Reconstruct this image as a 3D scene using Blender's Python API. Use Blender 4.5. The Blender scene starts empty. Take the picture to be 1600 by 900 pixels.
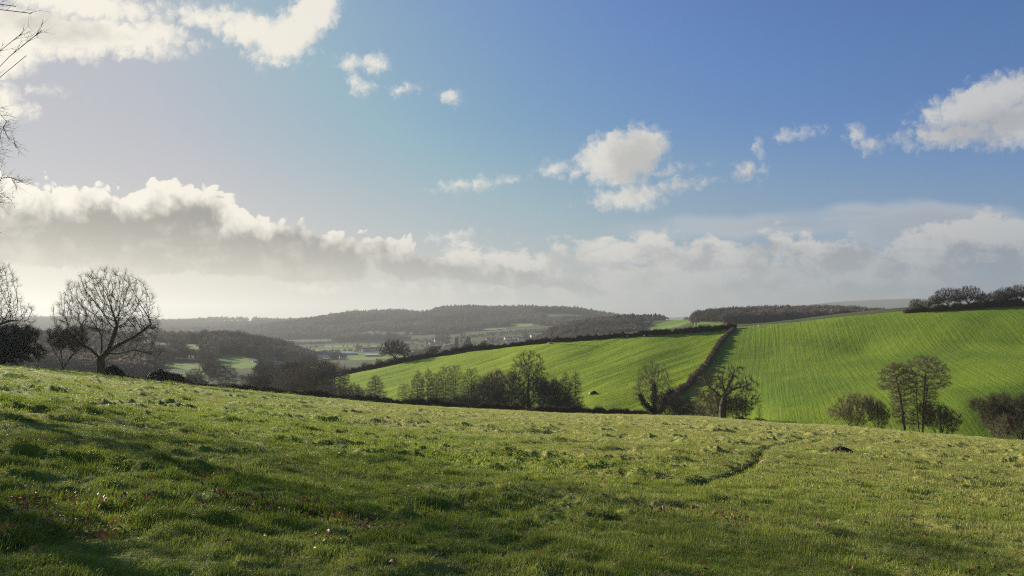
import bpy, math, random
import numpy as np
from mathutils import Vector, Matrix
rnd = random.Random(7)
rng = np.random.default_rng(11)
F, CX, HY, EYE = 1186.0, 800.0, 508.0, 1.6
SUN_AZ, SUN_EL = math.radians(-52), math.radians(19)
SUN = np.array([math.sin(SUN_AZ)*math.cos(SUN_EL), math.cos(SUN_AZ)*math.cos(SUN_EL), math.sin(SUN_EL)])
scene = bpy.context.scene
COL = scene.collection

# ------------------------------------------------------------------ noise
def _hash(ix, iy, seed):
    n = (ix.astype(np.int64)*374761393 + iy.astype(np.int64)*668265263 + seed*1442695041) & 0xffffffff
    n = ((n ^ (n >> 13))*1274126177) & 0xffffffff
    n = (n ^ (n >> 16)) & 0xffffff
    return n/float(0xffffff)
def vnoise(x, y, seed=0):
    ix = np.floor(x); iy = np.floor(y); fx = x-ix; fy = y-iy
    fx = fx*fx*fx*(fx*(fx*6-15)+10); fy = fy*fy*fy*(fy*(fy*6-15)+10)
    a = _hash(ix, iy, seed); b = _hash(ix+1, iy, seed); c = _hash(ix, iy+1, seed); d = _hash(ix+1, iy+1, seed)
    return (a*(1-fx)+b*fx)*(1-fy)+(c*(1-fx)+d*fx)*fy
def fbm(x, y, octv=4, seed=0):
    s = 0; a = 1; t = 0
    for k in range(octv):
        s = s+a*(vnoise(x*1.0, y*1.0, seed+k*17)-0.5); t += a; a *= 0.5
        x, y = x*1.6-y*1.2+3.1, x*1.2+y*1.6+1.7
    return s/t
def sstep(a, b, x):
    t = np.clip((x-a)/(b-a), 0, 1); return t*t*(3-2*t)

# ------------------------------------------------------------------ terrain control: points of the land, each with its bearing, distance and height
ctl = []   # az, logR, T
def add_pt(px, py, Y):
    u = (px-CX)/F; R = Y*math.hypot(1, u); Z = EYE+Y*(HY-py)/F
    ctl.append((math.atan(u), math.log(R), Z/R))
EDGE = [(-500, 545, 75), (-200, 556, 88), (0, 572, 105), (80, 578, 113), (160, 587, 122), (300, 603, 140), (400, 612, 155), (500, 622, 175), (600, 631, 190), (700, 638, 200),
        (800, 643, 203), (900, 648, 202), (1000, 651, 197), (1100, 655, 190), (1200, 661, 175), (1300, 668, 160), (1400, 676, 150), (1500, 684, 140),
        (1600, 692, 130), (1850, 712, 112), (2200, 745, 95)]
for (px, py, Y) in EDGE:
    add_pt(px, py, Y)
    u = (px-CX)/F; Te = (EYE+Y*(HY-py)/F)/(Y*math.hypot(1, u))
    R = Y*math.hypot(1, u)
    for fr, dT in ((0.01, .004), (0.05, .004), (0.15, .004), (0.35, .003), (0.65, .002), (.85, .001)):
        ctl.append((math.atan(u), math.log(max(R*fr, .8)), Te+dT))
# the stream valley below the meadow
STREAM = [(2200, 790, 130), (1850, 740, 140), (1600, 712, 158), (1450, 703, 167), (1300, 694, 178), (1130, 682, 208), (1025, 674, 226), (860, 664, 243), (700, 655, 258),
          (600, 642, 280), (500, 631, 305), (400, 626, 330), (300, 624, 335), (160, 632, 300), (0, 630, 260), (-300, 620, 240)]
for p in STREAM: add_pt(*p)
# top of the hill opposite and its face
TOP = [(430, 610, 372), (500, 594, 380), (560, 581, 386), (617, 569, 390), (660, 560, 390), (740, 548, 388), (800, 541, 384), (862, 535, 378), (930, 530, 374), (1010, 524, 372), (1080, 520, 374), (1150, 513, 382),
       (1200, 509, 378), (1300, 499.5, 366), (1400, 490, 355), (1500, 484, 345), (1600, 479, 335), (1850, 468, 320), (2200, 455, 300)]
for p in TOP: add_pt(*p)
for (px, py, Y) in [(1500, 488, 338), (1500, 502, 320), (1500, 521, 308), (1500, 540, 296), (1500, 553, 278), (1500, 600, 222), (1500, 640, 187),
                    (1350, 498, 356), (1350, 515, 338), (1350, 532, 326), (1350, 548, 314), (1350, 562, 294), (1350, 610, 230), (1350, 645, 198), (1600, 482, 330), (1600, 497, 312), (1600, 516, 300), (1600, 535, 289), (1600, 549, 270), (1600, 600, 212),
                    (1200, 512, 372), (1200, 528, 350), (1200, 556, 322), (1200, 570, 304), (1200, 610, 252), (1200, 645, 218), (1080, 540, 350), (1080, 585, 300), (1080, 630, 258),
                    (930, 548, 350), (930, 590, 300), (930, 632, 262), (780, 562, 355), (780, 600, 305), (650, 583, 355), (650, 615, 300), (560, 595, 350), (560, 615, 315)]:
    add_pt(px, py, Y)
# behind the hill opposite
for (px, py, Y) in [(617, 586, 520), (740, 575, 520), (862, 562, 520), (1010, 548, 520), (1150, 535, 520), (1300, 525, 520), (1450, 510, 520), (1600, 500, 520), (2200, 490, 520),
                    (617, 588, 700), (740, 580, 720), (862, 566, 720), (1010, 545, 720), (1150, 528, 720), (1300, 520, 720), (1450, 510, 720), (1700, 495, 720),
                    (500, 607, 460), (500, 592, 600)]:
    add_pt(px, py, Y)
# spur with its woods left of centre, and the fields on it
for (px, py, Y) in [(400, 597, 450), (400, 578, 600), (400, 560, 750), (370, 536, 900), (300, 597, 450), (300, 577, 600), (300, 556, 740), (300, 538, 880), (230, 537, 880),
                    (160, 602, 420), (160, 575, 540), (160, 550, 700), (160, 527, 900), (60, 600, 380), (60, 570, 520), (60, 545, 700), (60, 524, 920), (-200, 600, 360), (-200, 560, 520), (-200, 520, 900),
                    (430, 547, 950), (460, 553, 1000), (370, 540, 1150), (200, 540, 1200), (0, 535, 1200), (-200, 530, 1200)]:
    add_pt(px, py, Y)
# the flat valley floor
def add_z(px, Y, Z): add_pt(px, HY-(Z-EYE)/Y*F, Y)
for px in (480, 560, 650, 740, 830):
    for Y, Z in ((1000, -46), (1350, -50), (1750, -51)): add_z(px, Y, Z+(4 if px > 800 else 0))
for (px, Y, Z) in [(200, 1600, -50), (350, 1600, -50), (0, 1600, -50), (-200, 1600, -50), (350, 2400, -48), (150, 2400, -48), (500, 2200, -48), (620, 2150, -44), (740, 2080, -33), (800, 2000, -27)]:
    add_z(px, Y, Z)
# far ridges
for (px, py, Y) in [(-200, 500, 4600), (0, 502, 4600), (150, 503, 4600), (250, 507, 4600), (350, 502, 4600), (430, 505, 4600),
                    (470, 507, 3400), (520, 496, 3200), (590, 494, 3150), (650, 492, 3100), (690, 491, 3100), (730, 488, 3100), (780, 492, 3050), (835, 487, 3000), (900, 487, 3000), (935, 493, 3000), (970, 500, 3000), (1040, 506, 3000),
                    (560, 512, 2650), (700, 510, 2600), (800, 508, 2500), (880, 508, 2300),
                    (900, 514, 1500), (960, 506, 1600), (1000, 503, 1600), (1035, 504, 1600), (860, 522, 1300), (940, 520, 1200), (1010, 521, 1150),
                    (1060, 499, 1450), (1085, 499, 1400), (1030, 510, 1250), (1100, 512, 900), (1200, 510, 860), (1300, 508, 860),
                    (1075, 506, 1080), (1110, 500, 1080), (1150, 498, 1060), (1230, 495, 1050), (1290, 494, 1050), (1340, 497, 1060), (1400, 502, 1060), (1450, 500, 1060), (1600, 500, 1060), (2000, 498, 1060),
                    (1150, 503, 1500), (1300, 503, 1500), (1450, 503, 1500), (1040, 508, 2000), (1200, 504, 2200), (1450, 503, 2200), (1700, 503, 2200),
                    (1040, 498, 8000), (1100, 494, 8600), (1160, 491, 9000), (1210, 484, 9200), (1260, 477, 9200), (1320, 471, 9200), (1420, 467, 9200), (1550, 467, 9200), (1800, 470, 9200), (2200, 480, 9000),
                    (1200, 502, 4500), (1450, 500, 4500), (1700, 500, 4500), (1100, 504, 6000), (1300, 500, 6000), (1500, 500, 6000),
                    (1200, 500, 14000), (1500, 495, 14000), (900, 503, 5500), (600, 503, 5500), (300, 507, 6800), (0, 507, 6800), (600, 506, 9000), (900, 505, 9000), (300, 507.5, 14000), (800, 507, 14000), (-200, 507, 14000)]:
    add_pt(px, py, Y)
# outside the view on both sides: plain continuation
for az in (-1.15, 1.15):
    for R, T in ((3, None), (60, None), (300, None), (900, -.02), (3000, -.004), (14000, .002)):
        if T is None: T = (-.0) if az < 0 else (-.14 if R < 100 else -.03)
        if az < 0 and R == 300: T = -.07
        if az < 0 and R == 60: T = -.01
        ctl.append((az, math.log(R), T))
ctl = np.array(ctl); P = ctl[:, :2]*np.array([2.2, 1.0]); n = len(P)
def tk(d2): return 0.5*d2*np.log(d2+1e-12)
D2 = ((P[:, None]-P[None])**2).sum(-1)
K = tk(D2)+np.eye(n)*4e-5
A = np.zeros((n+3, n+3)); A[:n, :n] = K; A[:n, n] = 1; A[:n, n+1:] = P; A[n, :n] = 1; A[n+1:, :n] = P.T
W = np.linalg.solve(A, np.concatenate([ctl[:, 2], [0, 0, 0]]))
def _T(az, lr):
    out = np.zeros(len(az)); ax = az*2.2
    for i in range(0, len(az), 40000):
        sl = slice(i, i+40000)
        d2 = (ax[sl, None]-P[None, :, 0])**2+(lr[sl, None]-P[None, :, 1])**2
        out[sl] = tk(d2)@W[:n]+W[n]+W[n+1]*ax[sl]+W[n+2]*lr[sl]
    return out
AZL = 1.1
# coarse lookup of the smooth land, bilinear in bearing and log distance
LA = np.linspace(-AZL, AZL, 361); LR = np.linspace(math.log(.5), math.log(17000), 620)
ga, gl = np.meshgrid(LA, LR, indexing='ij')
TG = _T(ga.ravel(), gl.ravel()).reshape(ga.shape)
def base_z(x, y):
    x = np.asarray(x, float); y = np.asarray(y, float)
    R = np.maximum(np.hypot(x, y), .5); az = np.arctan2(x, y)
    def look(a):
        fa = (np.clip(a, -AZL, AZL)+AZL)/(2*AZL)*(len(LA)-1); fl = (np.clip(np.log(R), LR[0], LR[-1])-LR[0])/(LR[-1]-LR[0])*(len(LR)-1)
        ia = np.minimum(fa.astype(int), len(LA)-2); il = np.minimum(fl.astype(int), len(LR)-2); fa = fa-ia; fl = fl-il
        return (TG[ia, il]*(1-fa)+TG[ia+1, il]*fa)*(1-fl)+(TG[ia, il+1]*(1-fa)+TG[ia+1, il+1]*fa)*fl
    t = look(az)
    back = np.abs(az) > AZL
    if np.any(back):
        w = (np.abs(az)-AZL)/(math.pi-AZL)*.5      # behind the viewer the two sides blend into one another
        t = np.where(back, look(np.sign(az)*AZL)*(1-w)+look(-np.sign(az)*AZL)*w, t)
    return t*R
def px_of(x, y, z):
    y = np.where(np.abs(y) < 1e-3, 1e-3, y)
    return CX+F*x/y, HY-F*(z-EYE)/y
def hit(px, py, y0, y1, nn=1500):
    """the land point seen along a bearing and elevation between two distances"""
    Y = np.exp(np.linspace(math.log(y0), math.log(y1), nn)); X = Y*(px-CX)/F
    g = base_z(X, Y); r = EYE+Y*(HY-py)/F
    k = np.where(r <= g)[0]
    i = k[0] if len(k) else int(np.argmin(r-g))
    return float(X[i]), float(Y[i]), float(g[i])
EDX = np.array([math.atan((p[0]-CX)/F) for p in EDGE]); EDR = np.array([p[2]*math.hypot(1, (p[0]-CX)/F) for p in EDGE])
def edge_r(az): return np.interp(az, EDX, EDR)
def inpoly(x, y, poly):
    c = np.zeros(x.shape, bool); m = len(poly)
    for i in range(m):
        x1, y1 = poly[i]; x2, y2 = poly[(i+1) % m]
        if y1 == y2: continue
        c ^= ((y1 > y) != (y2 > y)) & (x < (x2-x1)*(y-y1)/(y2-y1)+x1)
    return c
def dist_poly(x, y, pts):
    d = np.full(x.shape, 1e9)
    for (a, b) in zip(pts[:-1], pts[1:]):
        ax, ay = a[:2]; bx, by = b[:2]; L2 = (bx-ax)**2+(by-ay)**2
        t = np.clip(((x-ax)*(bx-ax)+(y-ay)*(by-ay))/L2, 0, 1)
        d = np.minimum(d, np.hypot(x-ax-t*(bx-ax), y-ay-t*(by-ay)))
    return d
def wpt(px, Y):
    return (Y*(px-CX)/F, Y)
TOPW = [wpt(p[0], p[2]) for p in TOP]
# the dividing hedge, the trail and the furrows
DIV = [hit(px, py, 215, 400)[:2] for (px, py) in [(1146, 516), (1134, 526), (1123, 540), (1113, 557), (1101, 575), (1085, 595), (1066, 612), (1050, 626)]]
TRAIL = [hit(px, py, 8, 150)[:2] for (px, py) in [(1000, 757), (1060, 762), (1085, 759), (1105, 751), (1130, 744), (1150, 737), (1168, 729), (1183, 720), (1187, 711), (1188, 704), (1200, 699), (1222, 694), (1243, 689), (1262, 685), (1275, 683)]]
TRAIL2 = [hit(px, py, 8, 150)[:2] for (px, py) in [(1232, 699), (1255, 695), (1275, 690), (1292, 686), (1310, 684)]]
g1 = hit(860, 600, 215, 400); g2 = hit(1010, 545, 215, 400)
FDIR = math.atan2(g2[1]-g1[1], g2[0]-g1[0])
def detail_z(x, y):
    R = np.hypot(x, y); az = np.arctan2(x, y)
    inm = R < edge_r(az)+2
    near = sstep(260, 120, R)*inm
    t = fbm(x/.62, y/.62, 3, 5); t2 = fbm(x/.21, y/.21, 3, 9); lump = fbm(x/3.1, y/3.1, 3, 21); big = fbm(x/14., y/14., 3, 33)
    w = sstep(-.15, .25, lump)
    tf = fbm(x/1.15, y/.8, 3, 6)
    dt = np.minimum(dist_poly(x, y, TRAIL), dist_poly(x, y, TRAIL2)+.3); damp = 1-.85*np.exp(-(dt/.75)**2)
    z = near*damp*(.20*np.clip(t, -.22, .5)*(.4+w)+.42*sstep(6, 60, R)*np.clip(tf, -.16, .5)*(.5+w)+.15*t2*(.5+w)+.03*lump+.07*big)
    # terraced steps trodden across the slope
    st = fbm(x/2.4+y*.02, y/.75, 3, 41); z += near*.10*sstep(.03, .12, st)*(0.35+w)*sstep(4, 26, R)
    d = dist_poly(x, y, TRAIL); z -= near*.24*np.exp(-(d/.16)**2)*(1.05+.3*t)
    d = dist_poly(x, y, TRAIL2); z -= near*.13*np.exp(-(d/.14)**2)
    # furrows in the fields opposite
    opp = (R > 205)*(R < 480)*(~inm)
    ca, sa = math.cos(FDIR), math.sin(FDIR); a = x*ca+y*sa; b = -x*sa+y*ca
    rt = np.where(x > np.interp(y, [q[1] for q in DIV[::-1]], [q[0] for q in DIV[::-1]]), .14, .42)
    z += opp*rt*(1.9*fbm(a/70., b/8.5, 2, 50)+.55*fbm(a/30., b/2.9, 2, 52)+.28*fbm(x/2.2, y/2.2, 2, 54))
    far = sstep(500, 900, R)
    z += far*np.minimum(R*.004, 14)*fbm(x/260., y/260., 4, 70)
    return z
def land_z(x, y):
    x = np.atleast_1d(np.asarray(x, float)); y = np.atleast_1d(np.asarray(y, float))
    return base_z(x, y)+detail_z(x, y)
def lz(x, y): return float(land_z(x, y)[0])
# ------------------------------------------------------------------ object helpers
def setp(o, label=None, cat=None, group=None, kind=None):
    if label: o['label'] = label
    if cat: o['category'] = cat
    if group: o['group'] = group
    if kind: o['kind'] = kind
    return o
def mesh_np(name, V, Fc, mats=(), smooth=False, uv=None):
    """Fc: (n,3) or (n,4) int array, or a list of such arrays"""
    me = bpy.data.meshes.new(name)
    if isinstance(Fc, np.ndarray): Fc = [Fc]
    Fc = [f for f in Fc if len(f)]
    V = np.asarray(V, np.float32); me.vertices.add(len(V)); me.vertices.foreach_set('co', V.ravel())
    loops = np.concatenate([f.ravel() for f in Fc]).astype(np.int32); tot = np.concatenate([np.full(len(f), f.shape[1]) for f in Fc]).astype(np.int32)
    st = np.concatenate([[0], np.cumsum(tot)[:-1]]).astype(np.int32)
    me.loops.add(len(loops)); me.loops.foreach_set('vertex_index', loops)
    me.polygons.add(len(tot)); me.polygons.foreach_set('loop_start', st)
    try: me.polygons.foreach_set('loop_total', tot)
    except Exception: pass
    me.polygons.foreach_set('use_smooth', np.full(len(tot), smooth, dtype=bool))
    for m in mats: me.materials.append(m)
    me.update(calc_edges=True); me.validate()
    return me
def link(name, me, parent=None, loc=None):
    o = bpy.data.objects.new(name, me); COL.objects.link(o)
    if parent: o.parent = parent
    if loc is not None: o.location = loc
    return o
def empty(name, loc, rz=0, s=1):
    o = bpy.data.objects.new(name, None); COL.objects.link(o); o.location = loc; o.rotation_euler = (0, 0, rz)
    o.scale = (s, s, s) if not hasattr(s, '__len__') else s
    o.empty_display_size = .5
    return o
def copy_tree(o, parent=None):
    c = o.copy(); COL.objects.link(c); c.parent = parent
    for ch in list(o.children): copy_tree(ch, c)
    return c
# ------------------------------------------------------------------ materials
class NT:
    def __init__(s, tree): s.t = tree; s.n = tree.nodes; s.l = tree.links
    def node(s, typ, **kw):
        nd = s.n.new(typ)
        for k, v in kw.items(): setattr(nd, k, v)
        return nd
    def put(s, sock, v):
        if isinstance(v, bpy.types.NodeSocket): s.l.new(v, sock)
        elif v is not None:
            sock.default_value = v
    def math(s, op, a, b=None, c=None, clamp=False):
        nd = s.n.new('ShaderNodeMath'); nd.operation = op; nd.use_clamp = clamp
        s.put(nd.inputs[0], a)
        if b is not None: s.put(nd.inputs[1], b)
        if c is not None: s.put(nd.inputs[2], c)
        return nd.outputs[0]
    def vmath(s, op, a, b=None, c=None):
        nd = s.n.new('ShaderNodeVectorMath'); nd.operation = op
        s.put(nd.inputs[0], a)
        if b is not None: s.put(nd.inputs[1], b)
        if c is not None: s.put(nd.inputs[2], c)
        return nd.outputs['Value'] if op in ('LENGTH', 'DOT_PRODUCT', 'DISTANCE') else nd.outputs[0]
    def ss(s, v, a, b, lo=0., hi=1., kind='SMOOTHSTEP'):
        nd = s.n.new('ShaderNodeMapRange'); nd.interpolation_type = kind
        s.put(nd.inputs[0], v); nd.inputs[1].default_value = a; nd.inputs[2].default_value = b; nd.inputs[3].default_value = lo; nd.inputs[4].default_value = hi
        return nd.outputs[0]
    def mix(s, f, a, b, typ='MIX'):
        nd = s.n.new('ShaderNodeMix'); nd.data_type = 'RGBA'; nd.blend_type = typ
        s.put(nd.inputs[0], f)
        for i, v in ((6, a), (7, b)):
            if not isinstance(v, bpy.types.NodeSocket) and len(v) == 3: v = (*v, 1)
            s.put(nd.inputs[i], v)
        return nd.outputs[2]
    def noise(s, vec, scale, detail=3, rough=.5, dim='3D', lac=2.0, dist=0):
        nd = s.n.new('ShaderNodeTexNoise'); nd.noise_dimensions = dim
        if vec is not None: s.l.new(vec, nd.inputs['Vector'])
        nd.inputs['Scale'].default_value = scale; nd.inputs['Detail'].default_value = detail; nd.inputs['Roughness'].default_value = rough; nd.inputs['Lacunarity'].default_value = lac
        nd.inputs['Distortion'].default_value = dist
        return nd.outputs['Fac']
    def comb(s, x, y, z):
        nd = s.n.new('ShaderNodeCombineXYZ')
        for i, v in enumerate((x, y, z)): s.put(nd.inputs[i], v)
        return nd.outputs[0]
    def sep(s, v):
        nd = s.n.new('ShaderNodeSeparateXYZ'); s.l.new(v, nd.inputs[0]); return nd.outputs
def new_mat(name):
    m = bpy.data.materials.new(name); m.use_nodes = True
    nt = NT(m.node_tree); nt.n.clear(); out = nt.node('ShaderNodeOutputMaterial')
    return m, nt, out
def pos(nt): return nt.node('ShaderNodeNewGeometry').outputs['Position']
def diffuse(nt, out, col, rough=.8, spec=.2, bump=None, bstr=.5, bdist=.1, transl=None, tcol=None):
    b = nt.node('ShaderNodeBsdfPrincipled'); nt.put(b.inputs['Base Color'], col if isinstance(col, bpy.types.NodeSocket) else (*col, 1))
    b.inputs['Roughness'].default_value = rough; b.inputs['Specular IOR Level'].default_value = spec
    if bump is not None:
        bn = nt.node('ShaderNodeBump'); bn.inputs['Strength'].default_value = bstr; bn.inputs['Distance'].default_value = bdist
        nt.l.new(bump, bn.inputs['Height']); nt.l.new(bn.outputs[0], b.inputs['Normal'])
    sh = b.outputs[0]
    if transl:
        t = nt.node('ShaderNodeBsdfTranslucent'); nt.put(t.inputs[0], tcol if tcol is not None else col)
        mx = nt.node('ShaderNodeMixShader'); mx.inputs[0].default_value = transl
        nt.l.new(sh, mx.inputs[1]); nt.l.new(t.outputs[0], mx.inputs[2]); sh = mx.outputs[0]
    nt.l.new(sh, out.inputs[0])
# shared colour of the meadow: green sward with dead straw patches
def meadow_colour(nt):
    p = pos(nt)
    a = nt.noise(p, .55, 5, .6); b = nt.noise(p, .045, 3, .55); c = nt.noise(p, 3.2, 4, .65)
    sx = nt.vmath('MULTIPLY', p, (.35, 1.0, 1.)); d = nt.noise(sx, .28, 4, .6)
    # straw: more on the middle and right of the slope and towards its far side
    s = nt.sep(p)
    r = nt.vmath('LENGTH', nt.comb(s[0], s[1], 0.))
    far = nt.ss(r, 9., 75., 0., .16)
    right = nt.ss(s[0], -38., 16., -.12, .12)
    k = nt.math('ADD', nt.math('ADD', nt.math('MULTIPLY', d, .75), nt.math('MULTIPLY', b, .45)), nt.math('ADD', far, right))
    k = nt.math('ADD', k, nt.math('MULTIPLY', nt.math('SUBTRACT', c, .5), .35))
    straw = nt.ss(k, .53, .78)
    g = nt.mix(nt.ss(a, .35, .68), (.090, .175, .014), (.255, .335, .022))
    g = nt.mix(nt.ss(c, .3, .75), g, (.31, .32, .045), 'MIX')
    col = nt.mix(nt.math('MULTIPLY', straw, .85), g, (.38, .36, .105))
    return col, k
m_meadow, nt, out = new_mat('meadow_turf')
col, k = meadow_colour(nt)
p = pos(nt); c2 = nt.noise(p, 7., 5, .7); c3 = nt.noise(p, 1.3, 5, .6)
soil = nt.ss(nt.math('ADD', nt.math('MULTIPLY', c2, .5), nt.math('MULTIPLY', c3, .5)), .45, .38)
col = nt.mix(nt.math('MULTIPLY', soil, .8), col, (.042, .028, .016))
wn = nt.node('ShaderNodeAttribute', attribute_name='worn').outputs['Fac']
col = nt.mix(nt.math('MULTIPLY', wn, .95), col, (.022, .022, .010))
bmp = nt.math('ADD', nt.noise(p, 2.4, 8, .72), nt.math('MULTIPLY', nt.noise(p, 22., 4, .7), .25))
diffuse(nt, out, col, .85, .15, bmp, .9, .25)
m_grass, nt, out = new_mat('grass_blades')
col, k = meadow_colour(nt)
oi = nt.node('ShaderNodeObjectInfo').outputs['Random']
col = nt.mix(nt.math('MULTIPLY', nt.ss(oi, .55, 1.), .35), col, (.20, .17, .055))
col = nt.mix(nt.ss(oi, .0, .5, .6, 0.), col, (.035, .075, .012))
diffuse(nt, out, col, .5, .35, transl=.42, tcol=nt.mix(.5, col, (.26, .34, .03), 'MIX'))
# the crop fields opposite
def crop(name, c1, c2, c3, yaw, ws):
    m, nt, out = new_mat(name); p = pos(nt)
    rot = nt.node('ShaderNodeVectorRotate', rotation_type='Z_AXIS'); nt.l.new(p, rot.inputs[0]); rot.inputs['Angle'].default_value = -yaw
    q = nt.vmath('MULTIPLY', rot.outputs[0], (.03, 1., .0)); lines = nt.noise(q, ws, 3, .6)
    a = nt.noise(p, .02, 4, .6); b = nt.noise(p, .7, 5, .7); d = nt.noise(p, .16, 4, .6)
    col = nt.mix(nt.ss(a, .35, .66), c1, c2)
    col = nt.mix(nt.math('MULTIPLY', nt.ss(lines, .42, .68, 0., .22), nt.ss(d, .35, .62, .25, 1.)), col, c3)
    col = nt.mix(nt.ss(b, .50, .72, 0., .5), col, (c1[0]*.55, c1[1]*.6, c1[2]*.7))
    col = nt.mix(nt.ss(d, .55, .75, 0., .3), col, (.20, .21, .055))
    bmp = nt.math('ADD', nt.noise(p, 1.4, 6, .7), nt.math('MULTIPLY', lines, .8))
    diffuse(nt, out, col, .9, .1, bmp, .8, .5)
    return m
m_cropL = crop('young_crop_left', (.165, .245, .012), (.235, .305, .016), (.300, .330, .045), FDIR, .75)
m_cropR = crop('young_crop_right', (.105, .170, .012), (.160, .225, .014), (.200, .225, .040), 1.25, .8)
# the country beyond
m_land, nt, out = new_mat('valley_land'); p = pos(nt)
at = nt.node('ShaderNodeAttribute', attribute_name='pasture').outputs['Fac']
a = nt.noise(p, .01, 5, .6); b = nt.noise(p, .06, 5, .65)
wd = nt.mix(nt.ss(a, .35, .65), (.050, .062, .028), (.080, .095, .038))
wd = nt.mix(nt.ss(b, .5, .7, 0., .6), wd, (.060, .085, .028))
gr = nt.mix(nt.ss(a, .35, .65), (.10, .19, .025), (.16, .24, .035))
gr = nt.mix(nt.ss(b, .45, .75, 0., .5), gr, (.20, .22, .06))
diffuse(nt, out, nt.mix(at, wd, gr), .9, .1, b, .5, 2.)
def bark(name, c1, c2, sc=3., spec=.15):
    m, nt, out = new_mat(name); tc = nt.node('ShaderNodeTexCoord').outputs['Object']
    a = nt.noise(nt.vmath('MULTIPLY', tc, (1, 1, .3)), sc, 5, .65); b = nt.noise(tc, .5, 3, .5)
    col = nt.mix(nt.ss(a, .35, .65), c1, c2); col = nt.mix(nt.ss(b, .5, .7, 0., .5), col, (c2[0]*.9, c2[1]*1.15, c2[2]*.8))
    diffuse(nt, out, col, .85, spec, a, .6, .05); return m
m_bark = bark('oak_bark', (.050, .038, .028), (.105, .085, .062))
m_twig = bark('twig_bark', (.065, .050, .038), (.125, .098, .072))
m_twig2 = bark('alder_twigs', (.115, .092, .062), (.235, .185, .125))
m_willow = bark('willow_twigs', (.150, .105, .065), (.280, .205, .130))
m_hedge = bark('hedge_twigs', (.080, .046, .034), (.170, .100, .070))
m_hedge2 = bark('hedge_twigs_dark', (.028, .022, .014), (.060, .046, .030))
m_hedge3 = bark('hedge_twigs_red', (.170, .105, .072), (.300, .205, .145))
def canopy(name, c1, c2):
    m, nt, out = new_mat(name); p = pos(nt); a = nt.noise(p, .006, 4, .6); b = nt.noise(p, .05, 4, .7); r = nt.node('ShaderNodeObjectInfo').outputs['Random']
    col = nt.mix(nt.ss(a, .38, .62), c1, c2); col = nt.mix(nt.ss(b, .45, .7, 0., .7), col, (.035, .036, .030)); col = nt.mix(nt.ss(r, .6, 1., 0., .5), col, (.24, .19, .14)); diffuse(nt, out, col, .9, .1, transl=.3); return m
m_wood = canopy('wood_canopy', (.075, .070, .060), (.23, .19, .15)); m_wood2 = canopy('wood_canopy_brown', (.10, .08, .06), (.21, .16, .115))
def leafy(name, c1, c2, tr=.15):
    m, nt, out = new_mat(name); p = nt.node('ShaderNodeTexCoord').outputs['Object']
    a = nt.noise(p, 1.2, 4, .6); diffuse(nt, out, nt.mix(nt.ss(a, .35, .65), c1, c2), .5, .3, transl=tr); return m
m_ivy = leafy('ivy_leaves', (.016, .032, .010), (.035, .060, .018))
m_conif = leafy('conifer_needles', (.012, .026, .012), (.026, .045, .020), .05)
m_bush = leafy('evergreen_leaves', (.010, .018, .008), (.022, .034, .014), .05)
m_leaf = None
def plain(name, c, rough=.7, spec=.3, var=.25, sc=4.):
    m, nt, out = new_mat(name); p = nt.node('ShaderNodeTexCoord').outputs['Object']; a = nt.noise(p, sc, 5, .65)
    diffuse(nt, out, nt.mix(nt.ss(a, .3, .7), tuple(x*(1-var) for x in c), tuple(min(.9, x*(1+var*.6)) for x in c)), rough, spec, a, .4, .02); return m
m_white = plain('white_render', (.72, .70, .66), .7, .3, .12); m_stone = plain('grey_stone', (.34, .31, .27)); m_brick = plain('red_brick', (.26, .12, .085))
m_slate = plain('slate_roof', (.10, .10, .11), .5, .5); m_tile = plain('clay_roof', (.22, .11, .075)); m_pane = plain('window_pane', (.03, .035, .04), .1, .8, .1)
m_wool = plain('sheep_wool', (.62, .58, .50), .95, .05, .2, 20.); m_face = plain('sheep_face', (.10, .09, .08)); m_soil = plain('dug_soil', (.060, .038, .027), .9, .1, .4, 9.)
m_tarp = plain('black_tarpaulin', (.010, .012, .012), .5, .4); m_bag = plain('white_plastic', (.70, .72, .72), .4, .5, .1)
m_galv = plain('white_trough', (.75, .75, .73), .4, .5, .1); m_lichen = plain('limestone', (.55, .54, .50), .8, .2, .2, 12.)
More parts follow.
